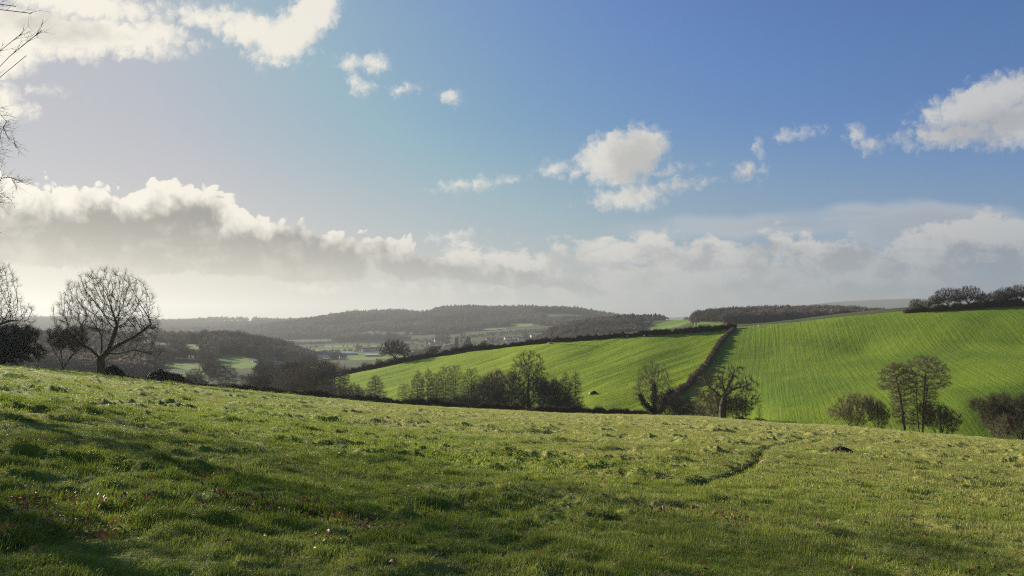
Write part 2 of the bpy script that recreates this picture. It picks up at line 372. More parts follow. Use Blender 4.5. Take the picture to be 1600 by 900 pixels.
# ------------------------------------------------------------------ the land sheets
def build_land():
    az = np.concatenate([np.radians(np.linspace(-180, -62, 48)), np.radians(np.linspace(-60, -38.5, 60)), np.radians(np.linspace(-38.4, 38.4, 840)), np.radians(np.linspace(38.5, 60, 60)), np.radians(np.linspace(62, 180, 48))])
    rr = np.concatenate([np.exp(np.linspace(math.log(.7), math.log(5), 24))[:-1], np.exp(np.linspace(math.log(5), math.log(205), 560))[:-1], np.linspace(205, 480, 280)[:-1], np.exp(np.linspace(math.log(480), math.log(16500), 280))])
    nA, nR = len(az), len(rr)
    A_, R_ = np.meshgrid(az, rr, indexing='ij')
    X = (R_*np.sin(A_)).ravel(); Y = (R_*np.cos(A_)).ravel(); Zs = base_z(X, Y); Z = Zs+detail_z(X, Y)
    i = np.arange((nA-1)*(nR-1)); a = i//(nR-1); r = i % (nR-1); v0 = a*nR+r
    Q = np.stack([v0, v0+nR, v0+nR+1, v0+1], 1)[:, ::-1]
    xc = X[Q].mean(1); yc = Y[Q].mean(1); Rc = np.hypot(xc, yc); Ac = np.arctan2(xc, yc)
    meadow = Rc < edge_r(Ac)+3
    left = [wpt(p[0], p[2]+1) for p in TOP if p[0] <= 1150]+list(DIV)+[wpt(p[0], p[2]) for p in STREAM if 400 <= p[0] <= 1025]
    topr = [wpt(p[0], p[2]+6) for p in TOP if p[0] >= 1150]
    right = topr+[wpt(p[0], p[2]) for p in STREAM if p[0] >= 1025]+list(DIV[::-1])
    fl = inpoly(xc, yc, left) & ~meadow; fr = inpoly(xc, yc, right) & ~meadow & ~fl
    rest = ~(meadow | fl | fr)
    pm = np.zeros(len(X)); px, py = px_of(X, Y, Zs)
    back = Y > 395
    fields = [[(332, 562), (350, 553), (376, 555), (402, 567), (410, 574), (372, 577), (342, 571)], [(222, 533), (262, 536), (270, 543), (230, 544)], [(272, 536), (335, 540), (330, 547), (275, 543)],
              [(160, 568), (214, 572), (220, 581), (168, 584)], [(-200, 523), (60, 524), (240, 531), (215, 537), (60, 533), (-200, 533)], [(505, 540.5), (556, 539.5), (560, 542.5), (508, 543.5)], [(560, 539), (600, 539.5), (602, 542), (562, 542.3)],
              [(470, 545.5), (556, 545), (556, 548), (470, 549)], [(566, 544), (610, 543.7), (612, 546.2), (568, 546.5)], [(540, 552), (600, 552), (640, 556), (585, 563), (546, 562.5)], [(482, 555), (520, 555), (520, 560), (484, 561)],
              [(420, 547), (450, 550), (448, 556), (418, 553)], [(1012, 510), (1040, 501.5), (1078, 495.5), (1080, 503), (1060, 512), (1020, 516)], [(1084, 505), (1130, 506), (1130, 513), (1084, 512)], [(626, 507), (658, 502), (658, 508), (628, 512)],
              [(728, 500), (756, 499), (757, 502.5), (730, 503.5)], [(874, 497), (886, 497), (886, 499.5), (875, 500)], [(590, 571), (622, 565), (640, 569), (600, 576)], [(345, 503.5), (395, 504), (400, 509), (350, 508)], [(740, 514), (790, 513), (790, 516), (742, 517)],
              [(1385, 499), (1600, 490), (1600, 502), (1385, 504)], [(488, 512), (540, 508), (545, 512), (490, 516)], [(560, 506), (600, 503), (604, 506.5), (562, 509.5)], [(676, 506), (702, 504), (704, 508), (678, 510)], [(795, 507), (830, 506), (832, 510), (797, 511)], [(400, 584), (440, 578), (446, 583), (404, 590)], [(280, 584), (318, 581), (322, 586), (284, 590)], [(470, 551), (500, 550.5), (500, 553.5), (470, 554)], [(255, 565), (320, 572), (318, 580), (262, 576)]]
    for k, f in enumerate(fields):
        pm[inpoly(px, py, f) & back] = 1
    pm[(py > 560) & (px < 240) & (px > 40) & back & (fbm(X/90, Y/90, 3, 3) > .03)] = .45
    out = []
    for name, mk, mat, lab in (('meadow', meadow, m_meadow, 'rough sloping grass meadow in front, tussocky with straw patches'), ('field', fl, m_cropL, 'bright green field with furrows left of the dividing hedge'),
                               ('field', fr, m_cropR, 'large bright green field rising to the right skyline'), ('hills', rest, m_land, 'wooded valley and far hills')):
        q = Q[mk]; u, inv = np.unique(q.ravel(), return_inverse=True)
        me = mesh_np(name, np.stack([X[u], Y[u], Z[u]], 1), inv.reshape(q.shape), [mat], True)
        if name == 'meadow':
            wv = np.maximum(np.exp(-(dist_poly(X[u], Y[u], TRAIL)/.16)**2), .7*np.exp(-(dist_poly(X[u], Y[u], TRAIL2)/.16)**2)); at = me.attributes.new('worn', 'FLOAT', 'POINT'); at.data.foreach_set('value', wv.astype(np.float32))
        if name == 'hills':
            at = me.attributes.new('pasture', 'FLOAT', 'POINT'); at.data.foreach_set('value', pm[u].astype(np.float32))
        o = link(name, me); setp(o, lab, None, None, 'structure'); out.append(o)
    return fields
FIELDS = build_land()
# ------------------------------------------------------------------ bare trees
def grow(attr, start, d0, step=.35, kill=.6, infl=4., maxit=260, jit=.25, seed=0, grav=0.):
    """space colonisation: nodes grow towards free points; start = list of (pos, parent) giving the trunk"""
    r = np.random.default_rng(seed)
    N = [np.array(p, float) for p, _ in start]; Pn = [q for _, q in start]
    attr = attr.copy(); nodes = np.array(N)
    d2 = ((attr[:, None]-nodes[None])**2).sum(-1); near = d2.argmin(1); dn = d2.min(1); alive = np.ones(len(attr), bool)
    parents = list(Pn); L = list(nodes)
    for it in range(maxit):
        act = alive & (dn < infl*infl)
        if not act.any():
            act = alive
            if not act.any(): break
        idx = near[act]; v = attr[act]-np.array(L)[idx]; v /= np.linalg.norm(v, axis=1)[:, None]+1e-9
        un, inv = np.unique(idx, return_inverse=True); s = np.zeros((len(un), 3)); np.add.at(s, inv, v)
        s /= np.linalg.norm(s, axis=1)[:, None]+1e-9
        s += r.normal(0, jit, s.shape); s[:, 2] += grav
        s /= np.linalg.norm(s, axis=1)[:, None]
        newp = np.array(L)[un]+s*step; k0 = len(L)
        L.extend(list(newp)); parents.extend(un.tolist())
        dd = ((attr[:, None]-newp[None])**2).sum(-1); m = dd.min(1); am = dd.argmin(1); up = m < dn
        near[up] = am[up]+k0; dn[up] = m[up]; alive &= dn > kill*kill
    return np.array(L), np.array(parents)
def radii(N, par, tip=.010, ex=2.3, trunk=None):
    n = len(N); acc = np.zeros(n); 
    for i in range(n-1, 0, -1):
        if acc[i] == 0: acc[i] = tip**ex
        if par[i] >= 0: acc[par[i]] += acc[i]
    acc[0] = max(acc[0], acc[1] if n > 1 else 0); rad = acc**(1/ex)
    if trunk: rad = np.where(rad > tip*3, rad*(1+(trunk/rad[0]-1)*((rad-tip*3)/(rad[0]-tip*3))), rad)
    return rad
def tubes(A, B, ra, rb, k):
    """separate tapered prisms from A to B"""
    n = len(A); d = B-A; L = np.linalg.norm(d, axis=1)[:, None]+1e-9; d = d/L
    ref = np.where(np.abs(d[:, 2:3]) > .9, np.array([[1., 0, 0]]), np.array([[0, 0, 1.]])); e1 = np.cross(d, ref); e1 /= np.linalg.norm(e1, axis=1)[:, None]; e2 = np.cross(d, e1)
    t = np.arange(k)*2*math.pi/k; c = np.cos(t)[None, :, None]; s = np.sin(t)[None, :, None]
    ring = c*e1[:, None]+s*e2[:, None]
    V = np.concatenate([A[:, None]+ring*ra[:, None, None], B[:, None]+ring*rb[:, None, None]], 1).reshape(-1, 3)
    i = np.arange(n)[:, None]*2*k; j = np.arange(k)[None]; j2 = (j+1) % k
    Q = np.stack([i+j, i+j2, i+k+j2, i+k+j], -1).reshape(-1, 4)
    return V, Q
def spikes(A, B, r):
    """thin needles: three sides, pointed"""
    n = len(A); d = B-A; L = np.linalg.norm(d, axis=1)[:, None]+1e-9; d = d/L
    ref = np.where(np.abs(d[:, 2:3]) > .9, np.array([[1., 0, 0]]), np.array([[0, 0, 1.]])); e1 = np.cross(d, ref); e1 /= np.linalg.norm(e1, axis=1)[:, None]; e2 = np.cross(d, e1)
    V = np.stack([A+e1*r[:, None], A+(-.5*e1+.87*e2)*r[:, None], A+(-.5*e1-.87*e2)*r[:, None], B], 1).reshape(-1, 3)
    i = np.arange(n)[:, None]*4
    T = np.concatenate([i+np.array([0, 1, 3]), i+np.array([1, 2, 3]), i+np.array([2, 0, 3])], 0)
    return V, T
def twigs(N, par, rad, count, length, r=.007, seed=0, thr=.03, up=.15, spread=.9, two=True):
    g = np.random.default_rng(seed); thin = np.where((rad < thr) & (par >= 0))[0]
    if len(thin) == 0: return np.zeros((0, 3)), np.zeros((0, 3), int)
    idx = g.choice(thin, count); base = N[idx]+(N[par[idx]]-N[idx])*g.random((count, 1))
    d = N[idx]-N[par[idx]]; d /= np.linalg.norm(d, axis=1)[:, None]+1e-9
    ctr = np.array([N[0, 0], N[0, 1], N[:, 2].max()*.35]); rd = base-ctr; rd /= np.linalg.norm(rd, axis=1)[:, None]+1e-9
    dv = d*.75+rd*.38+g.normal(0, spread, d.shape)*.42; dv[:, 2] += up; dv /= np.linalg.norm(dv, axis=1)[:, None]
    ln = length*(.4+.8*g.random((count, 1))); mid = base+dv*ln*.5
    d2 = dv+g.normal(0, .35, d.shape); d2[:, 2] += up; d2 /= np.linalg.norm(d2, axis=1)[:, None]
    rr = np.full(count, r)
    V1, T1 = spikes(base, mid+dv*ln*.15, rr); V2, T2 = spikes(mid, mid+d2*ln*.6, rr*.75)
    V = [V1, V2]; T = [T1, T2+len(V1)]
    if two:
        d3 = dv+g.normal(0, .6, d.shape); d3 /= np.linalg.norm(d3, axis=1)[:, None]; V3, T3 = spikes(mid, mid+d3*ln*.45, rr*.65); V.append(V3); T.append(T3+len(V1)*2)
    return np.concatenate(V), np.concatenate(T)
def ell(n, c, r, seed, power=.45, lo=-1.):
    """points filling an ellipsoid, denser towards its skin"""
    g = np.random.default_rng(seed); v = g.normal(0, 1, (n*2, 3)); v /= np.linalg.norm(v, axis=1)[:, None]; v = v[v[:, 2] > lo][:n]
    return np.array(c)+v*np.array(r)*(g.random((len(v), 1))**power)
def tree_mesh(name, N, par, rad, split, ntw, tl, tr, seed, mats, thr=.03, up=.15, flare=1.):
    """two meshes: trunk with the limbs, crown with branches and twigs"""
    e = np.where(par >= 0)[0]; A = N[par[e]]; B = N[e]; rb = rad[e]; ra = np.minimum(rad[par[e]], rb*1.25)
    z0 = N[0, 2]; fl = 1+.9*np.exp(-np.maximum(A[:, 2]-z0, 0)/.5)*flare; fl2 = 1+.9*np.exp(-np.maximum(B[:, 2]-z0, 0)/.5)*flare
    big = rb > split
    V, Q = tubes(A[big], B[big], ra[big]*np.where(ra[big] > .1, fl[big], 1), rb[big]*np.where(rb[big] > .1, fl2[big], 1), 8)
    mt = mesh_np(name+'_trunk', V, Q, [mats[0]], True)
    sm = ~big; V1, Q1 = tubes(A[sm], B[sm], ra[sm], rb[sm]*.92, 4)
    V2, T2 = twigs(N, par, rad, ntw, tl, tr, seed, thr, up)
    mc = mesh_np(name+'_crown', np.concatenate([V1, V2]), [Q1, T2+len(V1)], [mats[1]], False)
    return mt, mc
def trunk_line(pts, step=.35):
    """nodes along a polyline"""
    out = [(np.array(pts[0], float), -1)]
    for a, b in zip(pts[:-1], pts[1:]):
        a = np.array(a, float); b = np.array(b, float); n = max(1, int(np.linalg.norm(b-a)/step))
        for k in range(1, n+1): out.append((a+(b-a)*k/n, len(out)-1))
    return out
def branch_on(st, at, pts, step=.35):
    """adds a limb to a started skeleton, from node index at"""
    prev = at; a = st[at][0]
    for b in pts:
        b = np.array(b, float); n = max(1, int(np.linalg.norm(b-a)/step))
        for k in range(1, n+1):
            st.append((a+(b-a)*k/n, prev)); prev = len(st)-1
        a = b
    return prev
def near_node(st, p):
    return int(np.argmin([np.linalg.norm(s[0]-np.array(p)) for s in st]))
KIND = {}
def make(kind, st, attr, mats, split=.06, trunk=.3, ntw=6000, tl=.9, tr=.008, step=.35, kill=.55, infl=4., seed=0, jit=.25, tip=.011, thr=.03, up=.15, ex=2.3, extra=None, flare=1., grav=0.):
    N, par = grow(attr, st, None, step, kill, infl, 260, jit, seed, grav)
    rad = radii(N, par, tip, ex, trunk)
    KIND[kind] = (tree_mesh(kind, N, par, rad, split, ntw, tl, tr, seed, mats, thr, up, flare), extra(N, par, rad) if extra else None)
OAK = (m_bark, m_twig); ALD = (m_bark, m_twig2)
# 1. broad oak on the brow: fork at a quarter of its height, long low limb to the right. X to the right, units metres
st = trunk_line([(0, 0, -.3), (-.1, 0, 2.6), (.1, 0, 4.2), (.0, .1, 6.0)])
a0 = near_node(st, (-.1, 0, 2.6)); branch_on(st, a0, [(-1.8, .3, 4.0), (-3.6, .2, 4.9), (-5.6, .5, 5.4)])
branch_on(st, a0, [(1.1, -.3, 3.6), (1.6, .1, 5.2), (2.2, .5, 7.5)]); a1 = near_node(st, (1.1, -.3, 3.6)); branch_on(st, a1, [(3.2, -.6, 4.8), (5.5, -.3, 6.0), (7.8, 0, 7.8)])
branch_on(st, near_node(st, (.1, 0, 3.2)), [(2.0, .8, 3.3), (4.6, 1.0, 3.9), (7.4, .6, 3.3), (8.8, .3, 2.5)])
attr = np.concatenate([ell(3400, (.9, 0, 9.4), (7.7, 6.2, 7.1), 1, .55), ell(250, (6.5, .5, 3.6), (3.2, 2., .9), 2), ell(160, (-5.0, .5, 5.6), (2.2, 2., 1.3), 3), ell(420, (6.6, 0, 7.2), (3.0, 3., 2.6), 4)])
attr = attr[(attr[:, 2] > 2.1) & ~((attr[:, 2] < 6.2) & (np.abs(attr[:, 0]-.3) < 2.4))]
make('oak_brow', st, attr, OAK, .075, .60, 13000, 1.0, .0095, ex=2.15, seed=3, kill=.50, infl=6.5, jit=.12, step=.30, tip=.014)
# 2. large oak beyond the left edge, boughs reaching right
st = trunk_line([(0, 0, -.3), (.2, 0, 3), (.5, 0, 6.5), (.2, 0, 9.0)])
branch_on(st, near_node(st, (.5, 0, 5.0)), [(2.5, 0, 6.0), (5.0, .3, 6.2), (7.5, .0, 6.9), (9.8, 0, 6.8)]); branch_on(st, near_node(st, (3.5, 0, 6.0)), [(5.5, -.8, 5.2), (7.2, -.8, 4.0), (9.0, -.4, 3.0)])
attr = np.concatenate([ell(2900, (1.0, 0, 11.), (7.4, 6.5, 6.8), 5, .5), ell(520, (7.8, 0, 7.6), (3.8, 3, 3.0), 6), ell(170, (7.6, -.4, 4.3), (2.8, 2, 2.0), 7)]); attr = attr[attr[:, 2] > 2.6]
make('oak_edge', st, attr, OAK, .08, .60, 10000, 1.0, .0105, seed=8, kill=.52, infl=6, jit=.22, step=.30, tip=.015)
# 3. thorn: many stems, wide untidy crown
def thorn(kind, seed, w, h, n, lean=0., stems=6, mats=OAK, tl=.8, ntw=6000, tr=.009, fork=.25, low=.14):
    g = random.Random(seed); st = trunk_line([(0, 0, -.3), (lean*.05, 0, .15+fork)])
    r0 = len(st)-1
    for k in range(stems):
        a = 2*math.pi*k/stems+g.uniform(-.4, .4); rr = w*g.uniform(.25, .5)
        branch_on(st, r0, [(rr*.35*math.cos(a)+lean*.15, rr*.35*math.sin(a), h*.28), (rr*math.cos(a)+lean*.35, rr*math.sin(a), h*g.uniform(.45, .62))])
    gg = np.random.default_rng(seed); parts_ = []
    for k in range(9):
        a = gg.random()*6.28; q_ = gg.random()**.6; parts_.append(ell(n//9, (lean*.5+w*.30*q_*math.cos(a), w*.28*q_*math.sin(a), h*(.34+.40*gg.random())), (w*gg.uniform(.13, .26), w*gg.uniform(.13, .26), h*gg.uniform(.14, .26)), seed+k, .5))
    attr = np.concatenate(parts_); attr = attr[attr[:, 2] > h*low]
    if low < .1: attr = np.concatenate([attr, ell(n//2, (0, 0, h*.28), (w*.46, w*.42, h*.3), seed+60, .6)]); attr = attr[attr[:, 2] > h*low]
    make(kind, st, attr, mats, .05, .16, ntw, tl, tr, seed=seed, kill=.42, infl=2.5, step=.28, jit=.34, tip=.010)
thorn('thorn', 21, 9.0, 7.2, 1300, .8, 6)
thorn('edge_thicket', 22, 11.5, 7.6, 2000, 0, 11, OAK, .75, 36000, .013, low=.03)
# 4. alders: slender, conical or domed, fine horizontal branching
def alder(kind, seed, w, h, n, shape='cone', lean=0., stems=1, ntw=9000, base=.22, mats=ALD, tl=.85, tr=.010, trunk=.22, sep=1.4):
    g = np.random.default_rng(seed); st = trunk_line([(0, 0, -.4), (lean*.3, 0, h*.35), (lean*.62, 0, h*.65), (lean, 0, h*.88)])
    for s in range(1, stems):
        a = 2*math.pi*s/stems+.4; branch_on(st, 1, [(sep*math.cos(a)*.5, sep*math.sin(a)*.5, h*.2), (sep*math.cos(a)+lean*.5, sep*math.sin(a), h*.55), (sep*1.25*math.cos(a)+lean, sep*1.25*math.sin(a), h*(.82-.05*s))])
    z = h*(base+(1.02-base)*g.random(n)**.85); t = (z/h-base)/(1-base)
    if shape == 'cone': R = w/2*(1-np.clip(t, 0, 1)**2.6)**.55*(1+.5*fbm(z*.5, z*0+seed, 2, seed))*np.clip(t*3+.4, 0, 1)
    elif shape == 'dome': R = w/2*np.sqrt(np.clip(1-(np.clip(t, 0, 1)*1.25-.45)**2/.95, .02, 1))*(1+.6*fbm(z*.45, z*0+seed, 2, seed))
    else: R = w/2*np.clip(np.where(t > .55, np.sqrt(np.clip(1-((t-.68)/.36)**2, .0, 1)), .42+.35*t), .05, 1)
    a = g.random(n)*2*math.pi; rr = R*g.random(n)**.5
    attr = np.stack([rr*np.cos(a)+lean*z/h, rr*np.sin(a), z], 1)
    make(kind, st, attr, mats, .05, trunk, ntw, tl, tr, seed=seed, kill=.5, infl=3., step=.33, jit=.22, tip=.009, up=.05, flare=.5)
alder('alder_cone', 31, 6.8, 14, 1300, 'cone', .3, 1, 9500, tr=.009)
alder('alder_dome', 32, 8.2, 16, 1500, 'dome', -.4, 3, 9500, .14, tr=.009)
alder('alder_slim', 33, 4.6, 14.5, 1000, 'cone', .2, 2, 7500, .14, tr=.009)
alder('alder_flat', 34, 11.0, 20, 1900, 'flat', .8, 3, 22000, .22, sep=1.6, trunk=.34)
alder('alder_lean', 35, 8.8, 18, 1500, 'flat', -2.6, 1, 18000, .22, trunk=.34)
# 5. round field oak
st = trunk_line([(0, 0, -.3), (0, 0, 2.2), (.2, 0, 3.2)])
for k in range(6):
    a = k*math.pi/3+.3; branch_on(st, near_node(st, (0, 0, 2.2+.15*k)), [(2.2*math.cos(a), 2.2*math.sin(a), 4.2+.2*k), (4.2*math.cos(a), 4.2*math.sin(a), 5.6)])
attr = ell(1500, (0, 0, 6.2), (7.4, 7., 5.6), 41, .5, -.55)
make('field_oak', st, attr, OAK, .07, .48, 11000, 1.1, .018, ex=2.1, seed=41, kill=.6, infl=4., jit=.3, tip=.014)
# 6. old stag headed oak with dead upper boughs
st = trunk_line([(0, 0, -.3), (-.2, 0, 2.5), (.1, 0, 4.6), (.3, .1, 6.5), (-.1, 0, 8.4)])
for (p, pts) in [((-.2, 0, 3.4), [(-2.2, .2, 4.4), (-4.4, 0, 4.6), (-5.8, .2, 5.6)]), ((.1, 0, 4.2), [(2.0, 0, 5.0), (4.4, .3, 4.7), (6.2, 0, 4.0)]), ((.1, 0, 4.8), [(-1.6, .4, 6.4), (-3.6, .2, 8.2), (-4.2, 0, 9.6)]),
                 ((.2, 0, 5.4), [(2.0, -.4, 7.2), (4.4, 0, 7.9), (6.0, 0, 8.8)]), ((.3, 0, 6.5), [(1.4, 0, 8.4), (2.0, 0, 10.6), (3.4, 0, 11.8)]), ((0, 0, 8.0), [(-1.2, 0, 9.8), (-1.0, 0, 11.8)])]:
    branch_on(st, near_node(st, p), pts)
attr = np.concatenate([ell(800, (.2, 0, 7.4), (7.0, 5.5, 5.0), 51, .5, -.5), ell(200, (5.6, 0, 5.2), (2.5, 2, 1.8), 52)])
make('stag_oak', st, attr, OAK, .06, .72, 9000, .85, .014, ex=2.0, seed=51, kill=.75, infl=4., jit=.42, tip=.020)
# 7. tall oak in the copse and an ivy clad ash
st = trunk_line([(0, 0, -.3), (.2, 0, 5), (0, 0, 10), (.4, 0, 15)])
for k, (z, a) in enumerate([(5.5, .2), (6.5, 2.9), (8, 1.2), (9, 3.6), (10, 5.6), (11.5, .4), (12.5, 2.6)]):
    branch_on(st, near_node(st, (0, 0, z)), [(2.0*math.cos(a), 2.0*math.sin(a), z+1.6), (3.9*math.cos(a), 3.9*math.sin(a), z+3.6)])
attr = ell(1500, (0, 0, 11.5), (6.2, 5.6, 8.6), 61, .5, -.8)
make('tall_oak', st, attr, OAK, .07, .48, 12000, 1.0, .015, ex=2.1, seed=61, kill=.62, infl=4., jit=.33, tip=.013)
def leaf_shards(C, n, rad, size, seed):
    """small leaf faces spread round points"""
    g = np.random.default_rng(seed); c = C[g.integers(0, len(C), n)]+g.normal(0, 1, (n, 3))*rad
    a = g.normal(0, 1, (n, 3)); a /= np.linalg.norm(a, axis=1)[:, None]; b = np.cross(a, g.normal(0, 1, (n, 3))); b /= np.linalg.norm(b, axis=1)[:, None]
    s = size*(.6+.8*g.random((n, 1))); V = np.stack([c-a*s, c+b*s*.6, c+a*s, c-b*s*.6], 1).reshape(-1, 3); return V, np.arange(4*n).reshape(-1, 4)
def ivy(N, par, rad):
    c = N[(rad > .09) & (N[:, 2] < 11.5)]; V, Q = leaf_shards(c, 9000, .34, .16, 9); return mesh_np('ivy', V, Q, [m_ivy])
st = trunk_line([(0, 0, -.3), (.2, 0, 6), (.0, 0, 11)]); branch_on(st, near_node(st, (.1, 0, 3.2)), [(2.2, 0, 5.8), (3.4, 0, 9.0), (5.4, 0, 10.6)]); branch_on(st, near_node(st, (.1, 0, 4.4)), [(-2.4, 0, 6.4), (-3.8, 0, 9.0)])
attr = np.concatenate([ell(900, (-.2, 0, 12.2), (4.6, 4, 5.0), 71, .5, -.8), ell(260, (4.0, 0, 9.6), (2.6, 2, 1.8), 72), ell(180, (-4, 0, 9), (1.8, 2, 2.4), 73)])
make('ivy_ash', st, attr, (m_bark, m_twig2), .07, .42, 6000, .9, .012, seed=71, kill=.6, jit=.3, extra=ivy)
# 8. low multi stemmed willows and scrub
thorn('willow', 81, 9.5, 9.5, 1300, 0, 9, (m_bark, m_willow), 1.1, 6500, .012)
thorn('scrub', 82, 6.5, 5.5, 900, 0, 8, (m_bark, m_twig2), .8, 3200, .011)
thorn('dark_scrub', 83, 8.0, 8.0, 1100, -.6, 6, (m_bark, m_twig), .9, 4800, .011)
# 9. far off kinds, lighter meshes
alder('far_dome', 91, 11, 14, 500, 'dome', .4, 3, 3000, .12, tl=1.5, tr=.035, trunk=.3)
thorn('far_round', 92, 12., 12, 500, 0, 7, (m_bark, m_twig), 1.7, 3600, .040)
alder('poplar', 93, 3.2, 22, 500, 'cone', 0, 1, 2200, .05, (m_bark, m_willow), 1.4, .05, .35)
alder('sapling', 94, 2.6, 7.5, 300, 'dome', .2, 1, 900, .25, trunk=.09, tl=.7)
# evergreen things: rounded conifer, cone shaped conifer, dark bush
def evergreen(kind, w, h, shape, n, size, seed, mat, trunk=.3, z0=.06):
    g = np.random.default_rng(seed); t = g.random(n)**1.1
    if shape == 'cone': R = w/2*(1-t)**.8*(.78+.22*np.sin(t*34))
    elif shape == 'oval': R = w/2*np.sqrt(np.clip(1-((t-.36)/.66)**2, .02, 1))*(.85+.15*np.sin(t*22))
    else: R = w/2*np.sqrt(np.clip(1-(t*1.02)**2, .01, 1))
    a = g.random(n)*2*math.pi; lob = 1+.16*np.sin(a*3+t*5)+.10*np.sin(a*7-t*11)+.9*fbm(np.cos(a)*2+t*3, np.sin(a)*2+t*2, 3, seed); rr = R*lob*(.45+.55*g.random(n)**.4)
    c = np.stack([rr*np.cos(a), rr*np.sin(a), h*(z0+(1-z0)*t)*(1+.35*fbm(np.cos(a)*2.5*rr/w, np.sin(a)*2.5*rr/w, 3, seed+7))], 1)
    V, Q = leaf_shards(c, n, size*.4, size, seed); me = mesh_np(kind+'_crown', V, Q, [mat])
    Vt, Qt = tubes(np.array([[0, 0, -.3], [0, 0, h*.4]]), np.array([[0, 0, h*.4], [0, 0, h*.9]]), np.array([trunk, trunk*.6]), np.array([trunk*.6, .03]), 8)
    KIND[kind] = ((mesh_np(kind+'_trunk', Vt, Qt, [m_bark], True), me), None)
evergreen('round_conifer', 9, 19, 'oval', 7000, .55, 101, m_conif); evergreen('small_conifer', 5.5, 9.5, 'cone', 4000, .34, 102, m_conif, .18)
evergreen('holly_bush', 11, 8, 'dome', 15000, .14, 103, m_bush, .22); evergreen('low_bush', 6, 3.2, 'dome', 7000, .17, 104, m_bush, .1)
PROTO = {}
def tree(kind, name, X, Y, s, rz, label, cat='tree', group=None, sz=None, zoff=0.):
    (mt, mc), ex = KIND[kind]; z = lz(X, Y)-.05+zoff
    root = empty(name, (X, Y, z), rz, s if hasattr(s, '__len__') else (s, s, s)); setp(root, label, cat, group)
    link('trunk' if kind not in ('thorn', 'edge_thicket', 'willow', 'scrub', 'dark_scrub', 'low_bush', 'holly_bush') else 'stems', mt, root); link('crown', mc, root)
    if ex is not None: link('ivy', ex, root)
    return root
# ------------------------------------------------------------------ where the trees stand
def kh(kind):
    mc = KIND[kind][0][1]; z = np.zeros(len(mc.vertices)*3, np.float32); mc.vertices.foreach_get('co', z); return float(np.percentile(z[2::3], 99.6))
KHT = {k: kh(k) for k in KIND}
def put(kind, px, pytop, Y, label, name='bare_tree', wide=1., rz=None, group=None, cat='tree'):
    X = Y*(px-CX)/F; z = lz(X, Y); H = EYE+Y*(HY-pytop)/F-z; s = H/KHT[kind]
    rz = rnd.uniform(-.5, .5) if rz is None else rz
    return tree(kind, name, X, Y, (s*wide, s*wide, s), rz, label, cat, group)
put('oak_brow', 158, 421, 121, 'big spreading bare oak with a low right bough, alone on the brow of the meadow', 'oak_tree', .97, 0)
put('oak_edge', -55, 395, 111, 'bare oak at the picture edge, gnarled boughs reaching right over the dark bush', 'oak_tree', .95, 0)
put('thorn', 98, 506, 113, 'low bare thorn tree with several stems between the dark bush and the big oak', 'thorn_tree', 1., 0)
put('edge_thicket', 0, 505, 109, 'dense dark twiggy thicket under the boughs at the picture edge', 'thicket_bush', 1.15, 0, cat='bush')
put('low_bush', 176, 570, 131, 'small rounded dark bush just behind the trunk of the big oak', 'evergreen_bush', .9, 0, cat='bush')
put('low_bush', 250, 577, 150, 'spiky dark evergreen bush beyond the brow, larger of a pair', 'evergreen_bush', 1., .6, cat='bush')
put('low_bush', 272, 584, 154, 'smaller dark evergreen bush sloping down beyond the brow', 'evergreen_bush', 1.1, 1.9, cat='bush')
